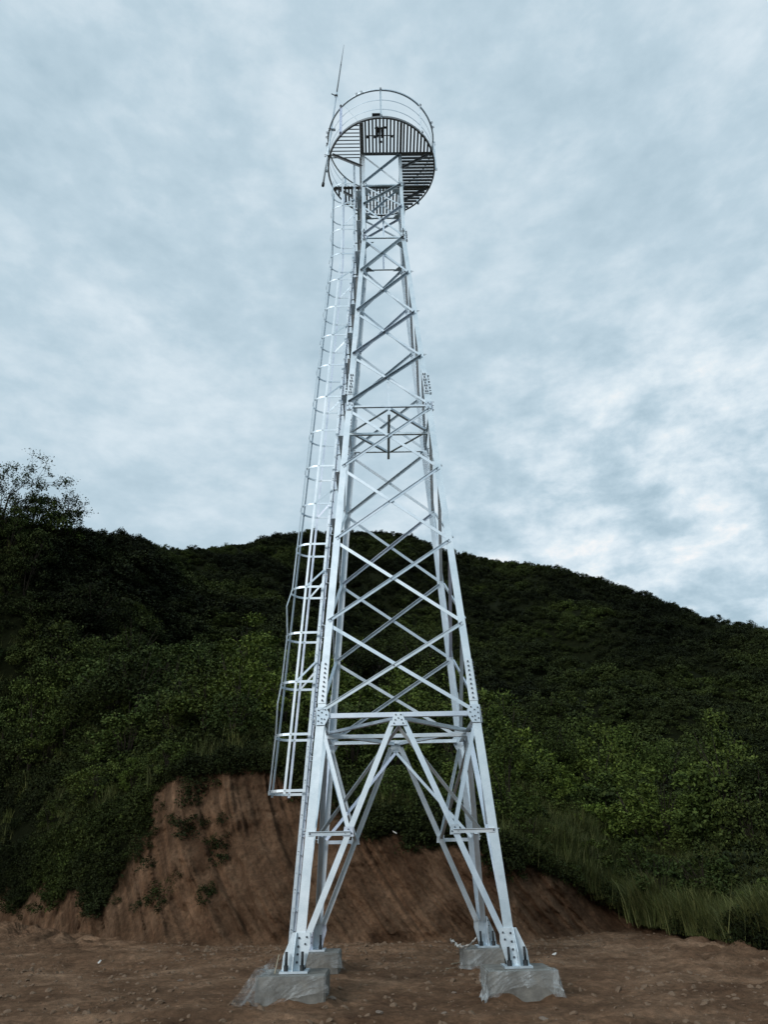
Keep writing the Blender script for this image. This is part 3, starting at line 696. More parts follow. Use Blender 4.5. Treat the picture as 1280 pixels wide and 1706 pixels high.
# horizontal struts
def gusset(mb, face, s, z, shape, off=0.012, bolts=()):
    """plate on a face; shape in metres (tangent, up) about the leg line point"""
    T, Nn = face; C0 = fp(face, s, z, off)
    dz = (fp(face, s, z + 1, off) - C0); dz = Vector((0, 0, 1)) + Nn * dz.dot(Nn)
    sg = -1 if s < 0 else 1
    mb.prism(C0, C0 + Nn * 0.010, T * sg, dz, shape)
    for x, y in bolts: mb.bolt(C0 + T * (sg * x) + dz * y + Nn * 0.010, Nn, 0.0125, 0.014)
HEX = [(0.055, 0.14), (-0.10, 0.15), (-0.17, 0.05), (-0.17, -0.03), (-0.10, -0.17), (0.055, -0.17)]
HB = [(0.02, 0.09), (0.02, 0.0), (0.02, -0.10), (-0.04, 0.05), (-0.04, -0.06), (-0.04, -0.13), (-0.10, 0.10), (-0.12, 0.01), (-0.09, -0.07)]
for fi, face in enumerate(FACES):
    T, Nn = face
    for z, w in ((3.78, 0.08), (10.97, 0.05), (17.18, 0.045), (19.45, 0.05)):
        b_ = MB(); angle(b_, fp(face, -0.94, z, -0.018), fp(face, 0.94, z, -0.018), Nn, w, -1, top=False); b_.build('horizontal_strut', M_ST, tower)
        for s in (-1, 1):
            b_ = MB(); k_ = 1.0 if z < 5 else (0.72 if z < 12 else 0.6)
            gusset(b_, face, s, z, [(x * k_, y * k_) for x, y in HEX], 0.016 if z < 5 else 0.0145, [(x * k_, y * k_) for x, y in (HB if z < 5 else HB[1:9:2])])
            b_.build('gusset_plate', [M_ST, M_BOLT], tower)
    # big inner gussets seen dark from below at the upper rings
    # the A-frame below the first ring
    b_ = MB()
    gusset(b_, face, 0, 3.74, [(-0.07, 0.06), (0.07, 0.06), (0.15, -0.16), (-0.15, -0.16)], 0.002, [(-0.045, 0.03), (0.045, 0.03), (-0.055, -0.06), (0.055, -0.06), (-0.08, -0.12), (0.08, -0.12), (0, -0.03)])
    b_.build('gusset_plate', [M_ST, M_BOLT], tower)
    zk = 1.86
    for s in (-1, 1):
        A = T * (s * 1.50) + Nn * (oc(0.42) - 0.014) + Vector((0, 0, 0.42)); B = T * (s * 0.10) + Nn * (oc(3.66) - 0.014) + Vector((0, 0, 3.66))
        b_ = MB(); angle(b_, A, B, Nn, 0.095, -1, th=0.01); b_.build('portal_brace', [M_ST, M_BOLT], tower)
        tt_ = (zk - 0.42) / (3.66 - 0.42); KN = A.lerp(B, tt_)
        b_ = MB(); p0 = fp(face, s, zk, 0.004); p1 = KN + T * (-s * 0.03) + Nn * 0.018 + Vector((0, 0, 0.0))
        angle(b_, p0, p1, Nn, 0.065, +1, top=True, w2=0.035)
        b_.bolt(p0 + T * (-s * 0.02) + Nn * TH, Nn, 0.012, 0.014)
        b_.build('horizontal_strut', [M_ST, M_BOLT], tower)
        b_ = MB(); b_.prism(KN + Nn * 0.002, KN + Nn * 0.010, T, Vector((0, 0, 1)), [(-0.09, -0.05), (0.09, -0.05), (0.07, 0.10), (-0.07, 0.10)])
        for x, y in ((-0.05, 0.0), (0.05, 0.0), (0.0, 0.06)): b_.bolt(KN + T * x + Vector((0, 0, y)) + Nn * 0.010, Nn, 0.012, 0.014)
        b_.build('gusset_plate', [M_ST, M_BOLT], tower)
        b_ = MB(); angle(b_, fp(face, s * 0.965, 3.63, -0.018), KN + Nn * (-0.014) + Vector((0, 0, 0.06)), Nn, 0.065, -1); b_.build('knee_brace', M_ST, tower)
        # inner brace from the middle of the neighbouring face down to this knee
        ft = T * s; mid = ft * (oc(3.6) - 0.03) + Vector((0, 0, 3.60))
        b_ = MB(); angle(b_, mid, KN - Nn * 0.12 + Vector((0, 0, 0.02)), Nn, 0.06, -1); b_.build('inner_brace', M_ST, tower)
# plan bracing (diaphragms)
def pt(face, s, z, inn): T, Nn = face; return T * (s * wd(z)) + Nn * (oc(z) - inn) + Vector((0, 0, z))
for z, w in ((3.70, 0.07), (10.90, 0.06)):
    for i in range(4):
        A = pt(FACES[i], 0, z, 0.06); B = pt(FACES[(i + 1) % 4], 0, z, 0.06); e_ = (B - A) * 0.04
        b_ = MB(); angle(b_, A + e_, B - e_, (0, 0, 1), w, 1); b_.build('plan_brace', M_ST, tower)
    b_ = MB(); z2 = z - 0.075; angle(b_, pt(FACES[3], 0, z2, 0.05), pt(FACES[1], 0, z2, 0.05), (0, 0, 1), w, 1); b_.build('plan_brace', M_ST, tower)
z = 10.82; b_ = MB(); angle(b_, pt(FACES[0], 0, z - 0.09, 0.05), pt(FACES[2], 0, z - 0.09, 0.05), (0, 0, 1), 0.06, 1); b_.build('plan_brace', M_ST, tower)
for z in (17.1, 19.38):
    for i in range(4):
        T, Nn = FACES[i]; w_ = wd(z)
        b_ = MB(); C_ = T * (-w_ + 0.03) + Nn * (w_ - 0.03) + Vector((0, 0, z)); i1 = C_ + T * 0.26; i2 = C_ - Nn * 0.26
        b_.prism((0, 0, z - 0.045), (0, 0, z - 0.035), (1, 0, 0), (0, 1, 0), [(C_.x, C_.y), (i1.x, i1.y), ((i1 + i2).x / 2 + 0, (i1 + i2).y / 2), (i2.x, i2.y)]); b_.build('corner_plate', M_ST, tower)
# hangers from the first crossing above the rings
for z, zt2 in ((10.97, 11.74), (17.18, 17.84)):
    for fi in (0, 2):
        face = FACES[fi]; b_ = MB(); angle(b_, fp(face, 0, z + 0.03, -0.04), fp(face, 0, zt2, -0.04), face[1], 0.05, -1); b_.build('hanger', M_ST, tower)

# feet
for sx in (-1, 1):
    for sy in (-1, 1):
        c0 = oc(0.02); ft = empty('base_shoe', (sx * c0, sy * c0, 0), 0, tower)
        b_ = MB(); b_.box((-sx * 0.03, -sy * 0.03, -0.0), (0.42, 0.42, 0.028)); b_.build('base_plate', M_ST, ft)
        dz = Vector((-sx * (oc(0) - oc(1)), -sy * (oc(0) - oc(1)), 1))
        b_ = MB()
        # inner + outward wings in the two leg planes
        for ex, ny in ((Vector((-sx, 0, 0)), Vector((0, sy, 0))), (Vector((0, -sy, 0)), Vector((sx, 0, 0)))):
            o_ = ny * 0.0015
            b_.prism(o_ + Vector((0, 0, .014)), o_ + ny * 0.014 + Vector((0, 0, .014)), ex, dz, [(0.003, 0), (0.17, 0), (0.235, 0.30), (0.215, 0.48), (0.003, 0.48)])
            b_.prism(o_ - ny * 0.016 + Vector((0, 0, .014)), o_ - ny * 0.003 + Vector((0, 0, .014)), ex, dz, [(-0.018, 0), (-0.018, 0.48), (-0.05, 0.48), (-0.165, 0.18), (-0.165, 0)])
            for yy in (0.10, 0.20, 0.30, 0.41): b_.bolt(o_ + ny * 0.014 + Vector((0, 0, .014)) + ex * 0.055 + dz * yy, ny, 0.017, 0.016)
            for yy, xx in ((0.42, 0.17), (0.33, 0.155)): b_.bolt(o_ + ny * 0.014 + Vector((0, 0, .014)) + ex * xx + dz * yy, ny, 0.015, 0.016)
        b_.build('gusset_plate', [M_ST, M_BOLT], ft)
        for ax, ay in ((-0.12, 0.12), (0.12, 0.12), (0.12, -0.12), (-0.12, -0.12)):
            P_ = Vector((ax - sx * 0.03, ay - sy * 0.03, 0.014)); b_ = MB()
            b_.rod(P_, P_ + Vector((0, 0, 0.07)), 0.036, 0, 6, smooth=False); b_.rod(P_ + Vector((0, 0, 0.07)), P_ + Vector((0, 0, 0.24)), 0.021, 0, 10); b_.build('anchor_bolt', M_ANCH, ft)

# ladder with cage on the left face
lad = empty('ladder', (-1.9, 0, 0), 0, tower)
def lx(z, off): return Vector((-(wd(z) + off) + 1.9, 0, z))
ZL0, ZL1 = 0.15, 21.0
def lpath(off, y, z0, z1):
    zs = [z0] + ([ZK] if z0 < ZK < z1 else []) + [z1]; return [lx(z, off) + Vector((0, y, 0)) for z in zs]
RY = 0.24
for y in (-RY, RY):
    b_ = MB(); pp = lpath(0.29, y, ZL0, ZL1)
    for A, B in zip(pp[:-1], pp[1:]):
        s = 1 if y > 0 else -1
        b_.prism(A, B, (1, 0, 0), (0, -s, 0), [(-0.03, 0), (0.03, 0), (0.03, 0.006), (-0.024, 0.006), (-0.024, 0.05), (-0.03, 0.05)])
    for z in np.arange(ZL0 + 0.3, ZL1, 0.6): b_.bolt(lx(z, 0.29) + Vector((0, y, 0)), (0, 1 if y > 0 else -1, 0), 0.009, 0.008)
    b_.build('rail', [M_ST, M_BOLT], lad)
for i, z in enumerate(np.arange(0.4, 20.9, 0.3)):
    b_ = MB(); A = lx(z, 0.29); b_.rod(A + Vector((0, -RY, 0)), A + Vector((0, RY, 0)), 0.009, 0, 6); b_.build('rung', M_ST, lad)
for i, z in enumerate([0.75, 2.0, 3.25, 3.95, 5.75, 7.0, 8.2, 9.4, 10.4, 11.6, 12.6, 13.6, 14.6, 15.6, 16.6, 17.9, 19.2]):
    b_ = MB(); hy = min(wd(z) + 0.02, 0.62) if z > 4 else 0.36; x0 = lx(z, 0.15)
    b_.prism(x0 + Vector((0, -hy, 0)), x0 + Vector((0, hy, 0)), (1, 0, 0), (0, 0, 1), [(-0.06, 0), (0.06, 0), (0.06, 0.06), (0.053, 0.06), (0.053, 0.007), (-0.06, 0.007)])
    for s in (-1, 1): b_.box(x0 + Vector((-0.10, s * (RY - 0.02), 0.012)), (0.09, 0.04, 0.008))
    b_.build('bracket', M_ST, lad)
cage = empty('safety_cage', (-1.9, 0, 0), 0, tower)
HY = 0.34
def hoop(z):
    b_ = MB(); pts = []; exs = []
    prof_ = [(0.26, -HY), (0.45, -HY), (0.64, -HY)] + [(0.64 + 0.36 * math.sin(a), -HY * math.cos(a)) for a in np.linspace(0, math.pi, 15)[1:-1]] + [(0.64, HY), (0.45, HY), (0.26, HY)]
    c = [lx(z, o_) + Vector((0, y, 0)) for o_, y in prof_]
    for i, p in enumerate(c):
        d = (c[min(i + 1, len(c) - 1)] - c[max(i - 1, 0)]).normalized(); exs.append(Vector((d.y, -d.x, 0)))
    b_.sweep(c, exs, [Vector((0, 0, 1))] * len(c), [(-0.003, -0.024), (0.003, -0.024), (0.003, 0.024), (-0.003, 0.024)])
    for o_, y in ((0.64, -HY), (0.64, HY), (0.92, -0.21), (0.92, 0.21)): 
        q = lx(z, o_) + Vector((0, y, 0)); b_.bolt(q, (-0.6 if abs(y) < 0.3 else 0, math.copysign(1, y), 0), 0.009, 0.014)
    b_.build('hoop', [M_ST, M_BOLT], cage)
hz = [2.66 + 1.012 * i for i in range(18)]
for z in hz: hoop(z)
for (o_, y, bend) in ((0.64, -HY - 0.006, 0), (0.64, HY + 0.006, 0), (0.945, -0.21, 1), (0.945, 0.21, 0)):
    b_ = MB(); zs = [2.60] + hz[1:] + ([] if abs(y) < 0.3 else []); zs = [2.6] + hz[1:] + [20.15]
    pts = []
    for i, z in enumerate(zs):
        pts.append(lx(z, o_) + Vector((0, y, 0)))
        if bend and i in (1, 3):
            zz_ = z + 0.62; pts.append(lx(zz_, o_ + (0.075 if i == 3 else 0.03)) + Vector((0, y - 0.03, 0)))
        if z < ZK < (zs[i + 1] if i + 1 < len(zs) else 0): pts.append(lx(ZK, o_) + Vector((0, y, 0)))
    nrm = Vector((0, 1, 0)) if abs(y) > 0.3 else Vector((-0.75, math.copysign(0.66, y), 0)); tn = Vector((nrm.y, -nrm.x, 0))
    b_.sweep(pts, [nrm] * len(pts), [tn] * len(pts), [(-0.003, -0.024), (0.003, -0.024), (0.003, 0.024), (-0.003, 0.024)]); b_.build('strap', M_ST, cage)
for i in (2, 4, 6, 9, 11, 13, 16):
    for y in (-HY - 0.012, HY + 0.012):
        b_ = MB(); A = lx(hz[i], 0.64) + Vector((0, y, 0)); B = lx(hz[i] + 0.42, 0.29) + Vector((0, y * 0.74, 0))
        d = (B - A).normalized(); s = d.cross(Vector((0, 1, 0))).normalized(); b_.prism(A, B, s, Vector((0, 1, 0)), [(-0.02, -0.003), (0.02, -0.003), (0.02, 0.003), (-0.02, 0.003)]); b_.build('stay', M_ST, cage)

# platform
ZP, RR = 20.91, 1.70
plat = empty('platform', (0, 0, ZP), 0, tower)
w0 = 0.564
def chord(c): return math.sqrt(max(RR * RR - c * c, 0))
b_ = MB()
def beam(A, B, wdt=0.075, hgt=0.12):
    A = Vector(A); B = Vector(B); d = (B - A).normalized(); s = Vector((d.y, -d.x, 0))
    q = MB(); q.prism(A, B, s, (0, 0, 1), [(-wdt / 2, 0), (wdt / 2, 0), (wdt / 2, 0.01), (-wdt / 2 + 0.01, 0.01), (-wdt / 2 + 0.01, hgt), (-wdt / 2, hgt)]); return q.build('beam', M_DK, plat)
x1 = chord(w0) - 0.02
beam((-w0 - 0.03, -x1, 0), (-w0 - 0.03, w0, 0), 0.12)
beam((w0 + 0.03, -x1, -0.003), (w0 + 0.03, x1, -0.003), 0.07)
beam((-w0, -w0 - 0.02, 0.003), (x1, -w0 - 0.02, 0.003), 0.10)
beam((-x1, w0 + 0.02, 0.005), (x1, w0 + 0.02, 0.005), 0.10)
beam((-x1, -w0 + 0.12, 0.04), (-w0 - 0.1, -w0 + 0.12, 0.04), 0.03, 0.04)
def grating(xs, ys, along, pitch, bw, bt, zlev=0.128):
    q = MB(); lo, hi = (xs if along == 'y' else ys); n = int((hi - lo) / pitch)
    for i in range(n + 1):
        c = lo + (i + 0.5) * (hi - lo) / (n + 1); e = chord(c) - 0.025
        if along == 'y': a, bb = max(ys[0], -e), min(ys[1], e)
        else: a, bb = max(xs[0], -e), min(xs[1], e)
        if bb - a < 0.05: continue
        poly = [(-bw / 2, 0), (bw / 2, 0), (bw / 2, bt), (-bw / 2, bt)]
        if along == 'y': q.prism((c, a, zlev), (c, bb, zlev), (1, 0, 0), (0, 0, 1), poly)
        else: q.prism((a, c, zlev), (bb, c, zlev), (0, 1, 0), (0, 0, 1), poly)
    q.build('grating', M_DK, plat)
grating((-w0 + 0.03, w0 - 0.01), (-RR, -w0 + 0.02), 'y', 0.115, 0.055, 0.05)
grating((w0 + 0.07, RR), (-RR, -w0 + 0.02), 'y', 0.115, 0.055, 0.05)
grating((w0 + 0.07, RR), (-w0 + 0.06, RR), 'x', 0.115, 0.062, 0.05)
grating((-RR, -w0 - 0.1), (-RR, -w0 + 0.14), 'x', 0.125, 0.022, 0.03)
grating((-w0 + 0.03, w0 - 0.01), (w0 + 0.06, RR), 'y', 0.115, 0.055, 0.05)
grating((-RR + 0.15, -w0 - 0.03), (w0 + 0.06, RR), 'y', 0.115, 0.055, 0.05)
def ring(name, R0, z, poly, mtl, par, n=72, a0=0, a1=360):
    q = MB(); cl = (a1 - a0) >= 360; A_ = np.radians(np.linspace(a0, a1, n, endpoint=not cl))
    q.sweep([(R0 * math.cos(a), R0 * math.sin(a), z) for a in A_], [(math.cos(a), math.sin(a), 0) for a in A_], [(0, 0, 1)] * n, poly, 0, cl); return q.build(name, mtl, par)
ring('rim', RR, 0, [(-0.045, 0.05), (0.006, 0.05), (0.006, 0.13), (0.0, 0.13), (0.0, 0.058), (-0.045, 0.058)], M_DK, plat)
HR = 1.44
ring('top_rail', RR + 0.01, HR, [(-0.022, -0.045), (0.022, -0.045), (0.022, 0.0), (0.014, 0.0), (0.014, -0.037), (-0.022, -0.037)], M_ST, plat)
for h_ in (0.52, 0.98): ring('mid_rail', RR - 0.035, h_, [(-0.003, -0.016), (0.003, -0.016), (0.003, 0.016), (-0.003, 0.016)], M_ST, plat)
for k_ in range(8):
    a = math.radians(-90 + 45 * k_); c, s = math.cos(a), math.sin(a); er = Vector((c, s, 0)); et = Vector((-s, c, 0))
    b_ = MB(); b_.prism(er * (RR + 0.008) + Vector((0, 0, 0.01)), er * (RR + 0.008) + Vector((0, 0, HR + 0.02)), et, er, [(-0.03, 0), (0.03, 0), (0.03, 0.006), (-0.024, 0.006), (-0.024, 0.05), (-0.03, 0.05)])
    for z in (0.04, 0.09, HR - 0.03, HR + 0.0): 
        for e2 in (-0.018, 0.018): b_.bolt(er * (RR + 0.03) + et * e2 + Vector((0, 0, z)), er, 0.011, 0.03)
    b_.build('post', [M_ST, M_BOLT], plat)
for k_, a in enumerate((-112, -20, 5, 175, 190)):
    a = math.radians(a); er = Vector((math.cos(a), math.sin(a), 0)); et = Vector((-er.y, er.x, 0)); b_ = MB()
    b_.prism(er * (RR + 0.034) + Vector((0, 0, HR - 0.06)), er * (RR + 0.042) + Vector((0, 0, HR - 0.06)), et, (0, 0, 1), [(-0.13, 0), (0.13, 0), (0.13, 0.07), (-0.13, 0.07)])
    for e2 in (-0.10, -0.06, 0.06, 0.10): b_.bolt(er * (RR + 0.04) + et * e2 + Vector((0, 0, HR - 0.025)), er, 0.011, 0.04)
    b_.build('rail_joint', [M_ST, M_BOLT], plat)
# raking struts from the legs to the rim
for (P0, P1) in (((-1.52, -0.57, -0.02), (-0.60, -0.57, -0.62)), ((1.50, -0.57, -0.02), (0.60, -0.57, -0.72)), ((1.50, 0.60, -0.02), (0.60, 0.60, -0.72)), ((-1.45, 0.60, -0.02), (-0.60, 0.60, -0.72)),
                 ((0.57, 1.45, -0.02), (0.57, 0.62, -0.72)), ((-0.57, 1.45, -0.02), (-0.57, 0.62, -0.72))):
    b_ = MB(); angle(b_, P0, P1, (0, -1, 0) if abs(P0[0]) > 1 else (1, 0, 0), 0.065, 1); b_.build('raking_strut', M_DK, plat)
# small fitting at the front of the railing and the instrument mount under the near deck
b_ = MB(); b_.box((-0.12, -RR + 0.05, 0.25), (0.30, 0.10, 0.05)); b_.box((-0.02, -RR + 0.03, 0.18), (0.03, 0.03, 0.14)); b_.build('deck_fitting', M_ANCH, plat)
b_ = MB()
b_.box((-0.11, -1.15, 0.19), (0.05, 0.30, 0.02)); b_.box((0.02, -1.15, 0.19), (0.05, 0.34, 0.02)); b_.box((-0.05, -1.28, 0.205), (0.3, 0.04, 0.02)); b_.box((-0.05, -1.20, 0.23), (0.08, 0.1, 0.08)); b_.rod((-0.45, -1.05, 0.195), (0.42, -1.05, 0.195), 0.016); b_.rod((-0.06, -1.3, 0.195), (-0.06, -0.8, 0.195), 0.02)
for x, y in ((-0.42, -1.0), (-0.2, -1.0), (0.05, -1.02), (0.33, -1.02), (-0.12, -1.3), (0.12, -1.3), (0.0, -0.85)): b_.box((x, y, 0.20), (0.06, 0.06, 0.03))
b_.build('equipment_mount', M_ANCH, plat)
# lightning rod on the left of the railing
rodp = empty('lightning_rod', (-1.74, -0.5, 19.62), 0, tower)
def rp(z): return Vector((-0.04 + 0.075 * (z - 19.62), 0, z - 19.62))
b_ = MB(); b_.rod(rp(19.62), rp(24.3), 0.028, 0, 10, 0.026); b_.build('mast', M_ST, rodp)
b_ = MB(); b_.rod(rp(24.25), rp(25.9), 0.022, 0, 8); b_.rod(rp(25.9), rp(27.15), 0.015, 0, 8, 0.006); b_.rod(rp(25.86), rp(25.95), 0.022, 0, 8); b_.build('spike', M_DK, rodp)
b_ = MB(); b_.rod(rp(19.55), rp(19.68), 0.042, 0, 10); b_.build('end_cap', M_ANCH, rodp)
for z in (20.98, 22.3):
    b_ = MB(); b_.box(rp(z) + Vector((0.05, 0, 0)), (0.16, 0.09, 0.04)); b_.bolt(rp(z) + Vector((-0.03, 0.03, 0)), (-1, 0, 0), 0.012, 0.05); b_.bolt(rp(z) + Vector((-0.03, -0.03, 0)), (-1, 0, 0), 0.012, 0.05); b_.build('clamp', [M_ST, M_BOLT], rodp)
c_ = rp(24.1); b_ = MB(); b_.box(c_, (0.09, 0.09, 0.05)); b_.rod(c_ + Vector((-0.16, -0.05, 0.05)), c_ + Vector((0.04, 0.02, 0)), 0.016); b_.build('clamp', M_ANCH, rodp)
base_ = Vector((-1.74, -0.5, 19.62))
for tx, ty, tz in ((-1.21, -1.21, ZP + HR), (-0.65, -1.57, ZP + 0.02)):
    b_ = MB(); b_.rod(c_, Vector((tx, ty, tz)) - base_, 0.008); b_.build('stay', M_ST, rodp)

# ------------------------------------------------------------------ concrete footings, plastic film
def pad(x, y, label, seed, zt_=-0.018):
    import bmesh
    bm = bmesh.new(); bmesh.ops.create_cube(bm, size=1)
    for v in bm.verts: v.co = Vector((v.co.x * 1.0, v.co.y * 1.0, v.co.z * 0.62))
    bmesh.ops.bevel(bm, geom=bm.edges[:], offset=0.018, segments=2, affect='EDGES')
    bmesh.ops.subdivide_edges(bm, edges=[e for e in bm.edges if e.calc_length() > 0.3], cuts=14, use_grid_fill=True)
    co = np.array([v.co[:] for v in bm.verts]); n_ = fbm(co[:, 0] * 5 + seed, co[:, 1] * 5, co[:, 2] * 5, o=4, seed=seed)
    for v, k_ in zip(bm.verts, n_): v.co += v.co.normalized() * (0.006 * k_) * (0 if v.co.z > 0.3 and max(abs(v.co.x), abs(v.co.y)) < 0.45 else 1)
    me = bpy.data.meshes.new('concrete_footing'); bm.to_mesh(me); bm.free(); me.materials.append(M_CONC)
    o = obj('concrete_footing', me, None, (x, y, zt_ - 0.31)); tag(o, label, 'concrete footing', 'concrete footings under the tower legs'); return o
pad(-1.67, -1.67, 'square concrete footing under the front left leg of the tower', 1)
pad(1.67, -1.67, 'square concrete footing under the front right leg of the tower', 2)
pad(-1.67, 1.67, 'square concrete footing under the back left leg, beside the ladder', 3)
pad(1.67, 1.67, 'square concrete footing under the back right leg of the tower', 4)
def film(cx, cy, label, seed, s0=-0.5, s1=1.5, flareL=0.25, flareR=0.2, hem=None, top_in=0.12):
    """plastic film wrapped round the front of a pad: s runs left side (<0), front (0..1), right side (>1)"""
    ns, nv = 200, 44; S2 = np.linspace(s0, s1, ns); Vt = np.linspace(0, 1, nv); V = np.zeros((nv, ns, 3)); g = np.random.default_rng(seed)
    for j, s in enumerate(S2):
        if s < 0: base = np.array([-0.5, -0.5 - s]); nr = np.array([-1.0, 0])
        elif s <= 1: base = np.array([-0.5 + s, -0.5]); nr = np.array([0, -1.0])
        else: base = np.array([0.5, -0.5 + (s - 1)]); nr = np.array([1.0, 0])
        cn = np.array([-0.7, -0.7]) if abs(s) < 0.08 else (np.array([0.7, -0.7]) if abs(s - 1) < 0.08 else nr)
        cL = math.exp(-(s / 0.14) ** 2); cR = math.exp(-((s - 1) / 0.14) ** 2)
        hm = (hem(s) if hem else 0.28) + 0.045 * float(fbm(np.array(s * 4.0), np.array(seed * 1.0), o=3, seed=seed))
        for i, v in enumerate(Vt):
            if v < 0.18: 
                k_ = 1 - v / 0.18; p = base - nr * top_in * k_ + cn * 0.012; z_ = 0.006 + 0.006 * k_
                p = np.clip(p, -0.512, 0.512)
            else:
                q = (v - 0.18) / 0.82; z_ = 0.008 - hm * q; fl = (0.012 + q ** 1.6 * (0.03 + flareL * cL + flareR * cR)); p = base + cn * fl
            V[i, j] = (cx + p[0], cy + p[1], -0.018 + z_)
    X = S2[None, :].repeat(nv, 0); Y = Vt[:, None].repeat(ns, 1)
    w1 = (1 - np.abs(fbm(X * 6 + Y * 4, Y * 2 + seed, o=4, seed=seed))) ** 2 * 0.022 * np.clip(Y * 3, 0.15, 1); w2 = fbm(X * 9, Y * 4 + 9, o=3, seed=seed + 3) * 0.016
    V[..., 1] -= np.abs(w1); V[..., 0] += w2 * (Y > 0.3) ; V[..., 2] += w2 * 0.6 * (Y > 0.4) + np.abs(w2) * 0.4 * (Y <= 0.4)
    V[..., 2] = np.maximum(V[..., 2], gz(V[..., 0], V[..., 1]) + 0.004)
    idx = np.arange(nv * ns).reshape(nv, ns); Fq = np.stack([idx[:-1, :-1], idx[:-1, 1:], idx[1:, 1:], idx[1:, :-1]], -1).reshape(-1, 4)
    o = obj('plastic_sheet', mesh_np('plastic_sheet', V.reshape(-1, 3), Fq, [M_PLAS], True)); tag(o, label, 'plastic sheet', 'plastic sheets wrapped round the footings'); return o
film(-1.67, -1.67, 'clear plastic film pulled off to the left of the front left footing', 21, -0.6, 1.12, 0.22, 0.03, lambda s: 0.33 - 0.17 * max(0, min(1, (s - 0.35) / 0.5)) if s < 1 else 0.2)
film(1.67, -1.67, 'clear plastic film hanging in tails at both corners of the front right footing', 22, -0.35, 1.3, 0.05, 0.06, lambda s: 0.19 + 0.16 * (math.exp(-(s / 0.13) ** 2) + math.exp(-((s - 1) / 0.13) ** 2)))
film(-1.67, 1.67, 'clear plastic film over the back left footing beside the ladder', 23, -0.2, 1.6, 0.05, 0.12, lambda s: 0.26 + 0.06 * math.sin(s * 6))
film(1.67, 1.67, 'clear plastic film over the back right footing', 24, -0.5, 1.2, 0.10, 0.05, lambda s: 0.25 + 0.06 * math.sin(s * 5 + 1))
# gathered film lying beside the front left pad
def ribbon(name, pts, w, label, cat, mt, seed, tilt=0.8):
    g = np.random.default_rng(seed); P3 = np.array(pts, float); n = 40; tt_ = np.linspace(0, len(P3) - 1, n); C = np.stack([np.interp(tt_, range(len(P3)), P3[:, k_]) for k_ in range(3)], 1)
    m_ = 12; V = np.zeros((n, m_, 3)); d = np.gradient(C, axis=0); d /= np.linalg.norm(d, axis=1)[:, None]; s = np.cross(d, [0, 0, 1.0]); s /= np.linalg.norm(s, axis=1)[:, None] + 1e-9
    for j in range(m_):
        q = j / (m_ - 1) - 0.5; V[:, j] = C + s * (q * w) * np.cos(tilt) + np.array([0, 0, 1.0]) * (q * w * np.sin(tilt)); 
        V[:, j] += (fbm(tt_ * 4 + seed, np.full(n, q * 6.0), o=3, seed=seed) * 0.03)[:, None] * np.array([0.5, 0.6, 1.0]) + abs(math.sin(j * 2.1)) * np.array([0, 0, 0.02])
    idx = np.arange(n * m_).reshape(n, m_); Fq = np.stack([idx[:-1, :-1], idx[:-1, 1:], idx[1:, 1:], idx[1:, :-1]], -1).reshape(-1, 4)
    o = obj(name, mesh_np(name, V.reshape(-1, 3), Fq, [mt], True)); tag(o, label, cat); return o
ribbon('plastic_strip', [(-1.95, -1.5, 0.12), (-2.02, -1.8, 0.03), (-2.15, -2.12, 0.0), (-2.28, -2.35, -0.2), (-2.40, -2.5, -0.33)], 0.16, 'twisted strip of grey plastic trailing from the front left footing', 'plastic strip', M_PLAS, 31)
ribbon('plastic_strip', [(1.12, -2.1, 0.02), (1.08, -2.2, -0.1), (1.10, -2.3, -0.24), (1.02, -2.45, -0.33)], 0.12, 'bunched whitish plastic tail at the left corner of the front right footing', 'plastic strip', M_PLAS, 32)
ribbon('pink_strip', [(0.95, 1.35, 0.12), (1.08, 1.3, 0.02), (1.25, 1.25, 0.01), (1.42, 1.35, 0.13)], 0.09, 'pale curled strip standing up on the back right footing', 'strip', M_WHITE, 33, 0.4)
# brown laths / rope by the front left shoe
b_ = MB(); b_.rod((-1.93, -1.95, 0.0), (-1.90, -1.80, 0.22), 0.012, 0, 6, 0.009); o = b_.build('stake', M_LATH); tag(o, 'thin pale stake leaning beside the front left foot of the tower', 'stake')

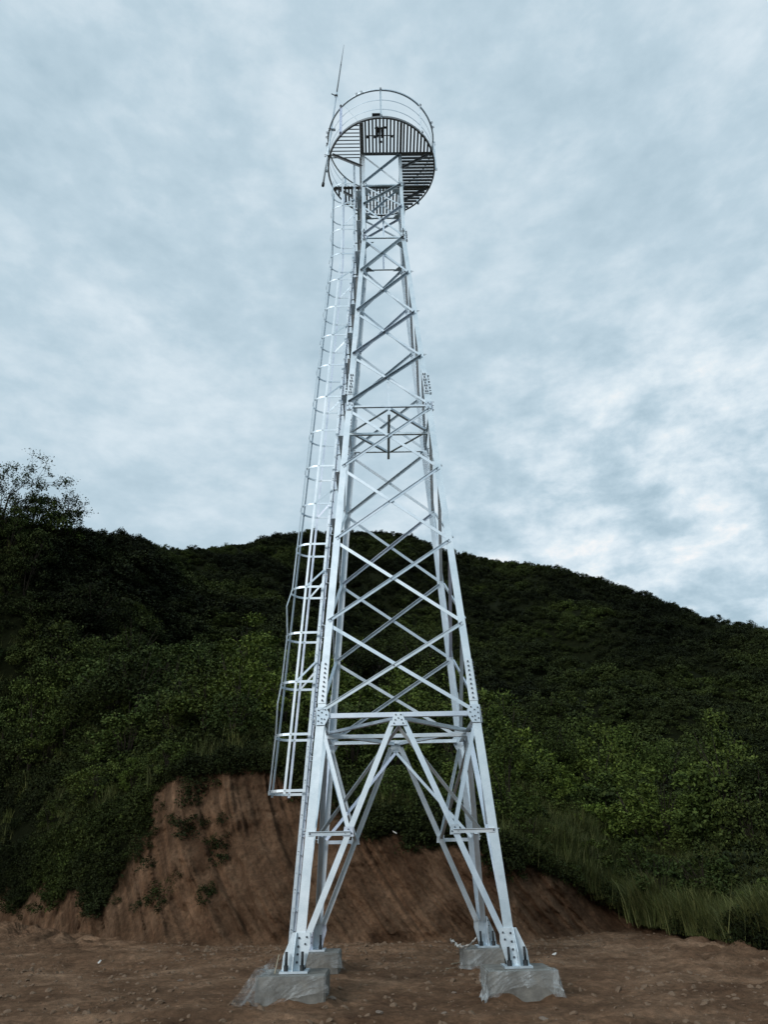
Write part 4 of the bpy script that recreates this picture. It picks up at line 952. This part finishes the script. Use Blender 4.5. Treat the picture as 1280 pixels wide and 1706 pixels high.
# stones and litter on the ground
def gpt(u, v, z=ZG):
    d = ray(u, v); t_ = (z - CAM[2]) / d[2]; p = CAM + d * t_; return Vector((p[0], p[1], float(gz(np.array(p[0]), np.array(p[1])))))
stone_meshes = []
for i in range(4):
    me = clod(700 + i); me.materials.append(M_STONE); stone_meshes.append(me)
for i, (u, v, s, lb) in enumerate([(682, 1594, 0.06, 'small tan stone on the ground midway between the back footings'), (632, 1685, 0.05, 'dark stone at the bottom edge midway between the front footings'),
        (757, 1650, 0.045, 'pale stone left of the front right footing'), (740, 1683, 0.04, 'small stone below and left of the front right footing'), (905, 1690, 0.045, 'stone near the bottom edge below the front right footing'),
        (553, 1668, 0.05, 'pale stone touching the right corner of the front left footing'), (420, 1686, 0.035, 'small white stone in front of the left plastic film'), (300, 1636, 0.05, 'flat light stone on the ground left of the front left footing'),
        (1150, 1600, 0.07, 'stone on the bare soil at the right below the grass'), (236, 1585, 0.06, 'stone at the foot of the bank at far left'), (700, 1562, 0.07, 'stone at the foot of the bank behind the tower')]):
    o = obj('stone', stone_meshes[i % 4], None, gpt(u, v)); o.scale = (s * 1.3, s, s * 0.8); o.rotation_euler = (0.2, 0.1, i * 1.3); tag(o, lb, 'stone', 'loose stones on the ground')
def litter(name, P_, s, label, cat, seed):
    b_ = MB(); g = random.Random(seed)
    me = clod(seed); me.materials.append(M_WHITE); o = obj(name, me, None, P_); o.scale = (s * 1.1, s * 0.5, s * 0.4); o.rotation_euler = (0.3, -0.4, seed); tag(o, label, cat, None)
litter('scrap', gpt(924, 1595), 0.07, 'crumpled white scrap on the soil behind the front right footing', 'scrap', 811)
litter('scrap', gpt(166, 1604), 0.08, 'white scrap on the dark soil at far left', 'scrap', 812)
p_ = Vector(Pb[int(K * 0.9), int(np.argmin(abs(AZ - azel(656, 1348)[0])))]); litter('scrap', p_ + Vector((0, -0.25, 0.05)), 0.09, 'white scrap at the top of the bank between the back legs', 'scrap', 813)
for i, (u, v) in enumerate(((752, 1612), (760, 1608))):
    q = gpt(u, v); b_ = MB(); b_.box((0, 0, 0.012), (0.24, 0.025, 0.018)); o = b_.build('wood_strip', M_LATH, None, q); o.rotation_euler.z = 0.5 + 0.25 * i
    tag(o, ('pale wood strip lying left of the back right footing, the nearer one', 'pale wood strip lying left of the back right footing, the farther one')[i], 'wood strip', 'wood strips on the ground')
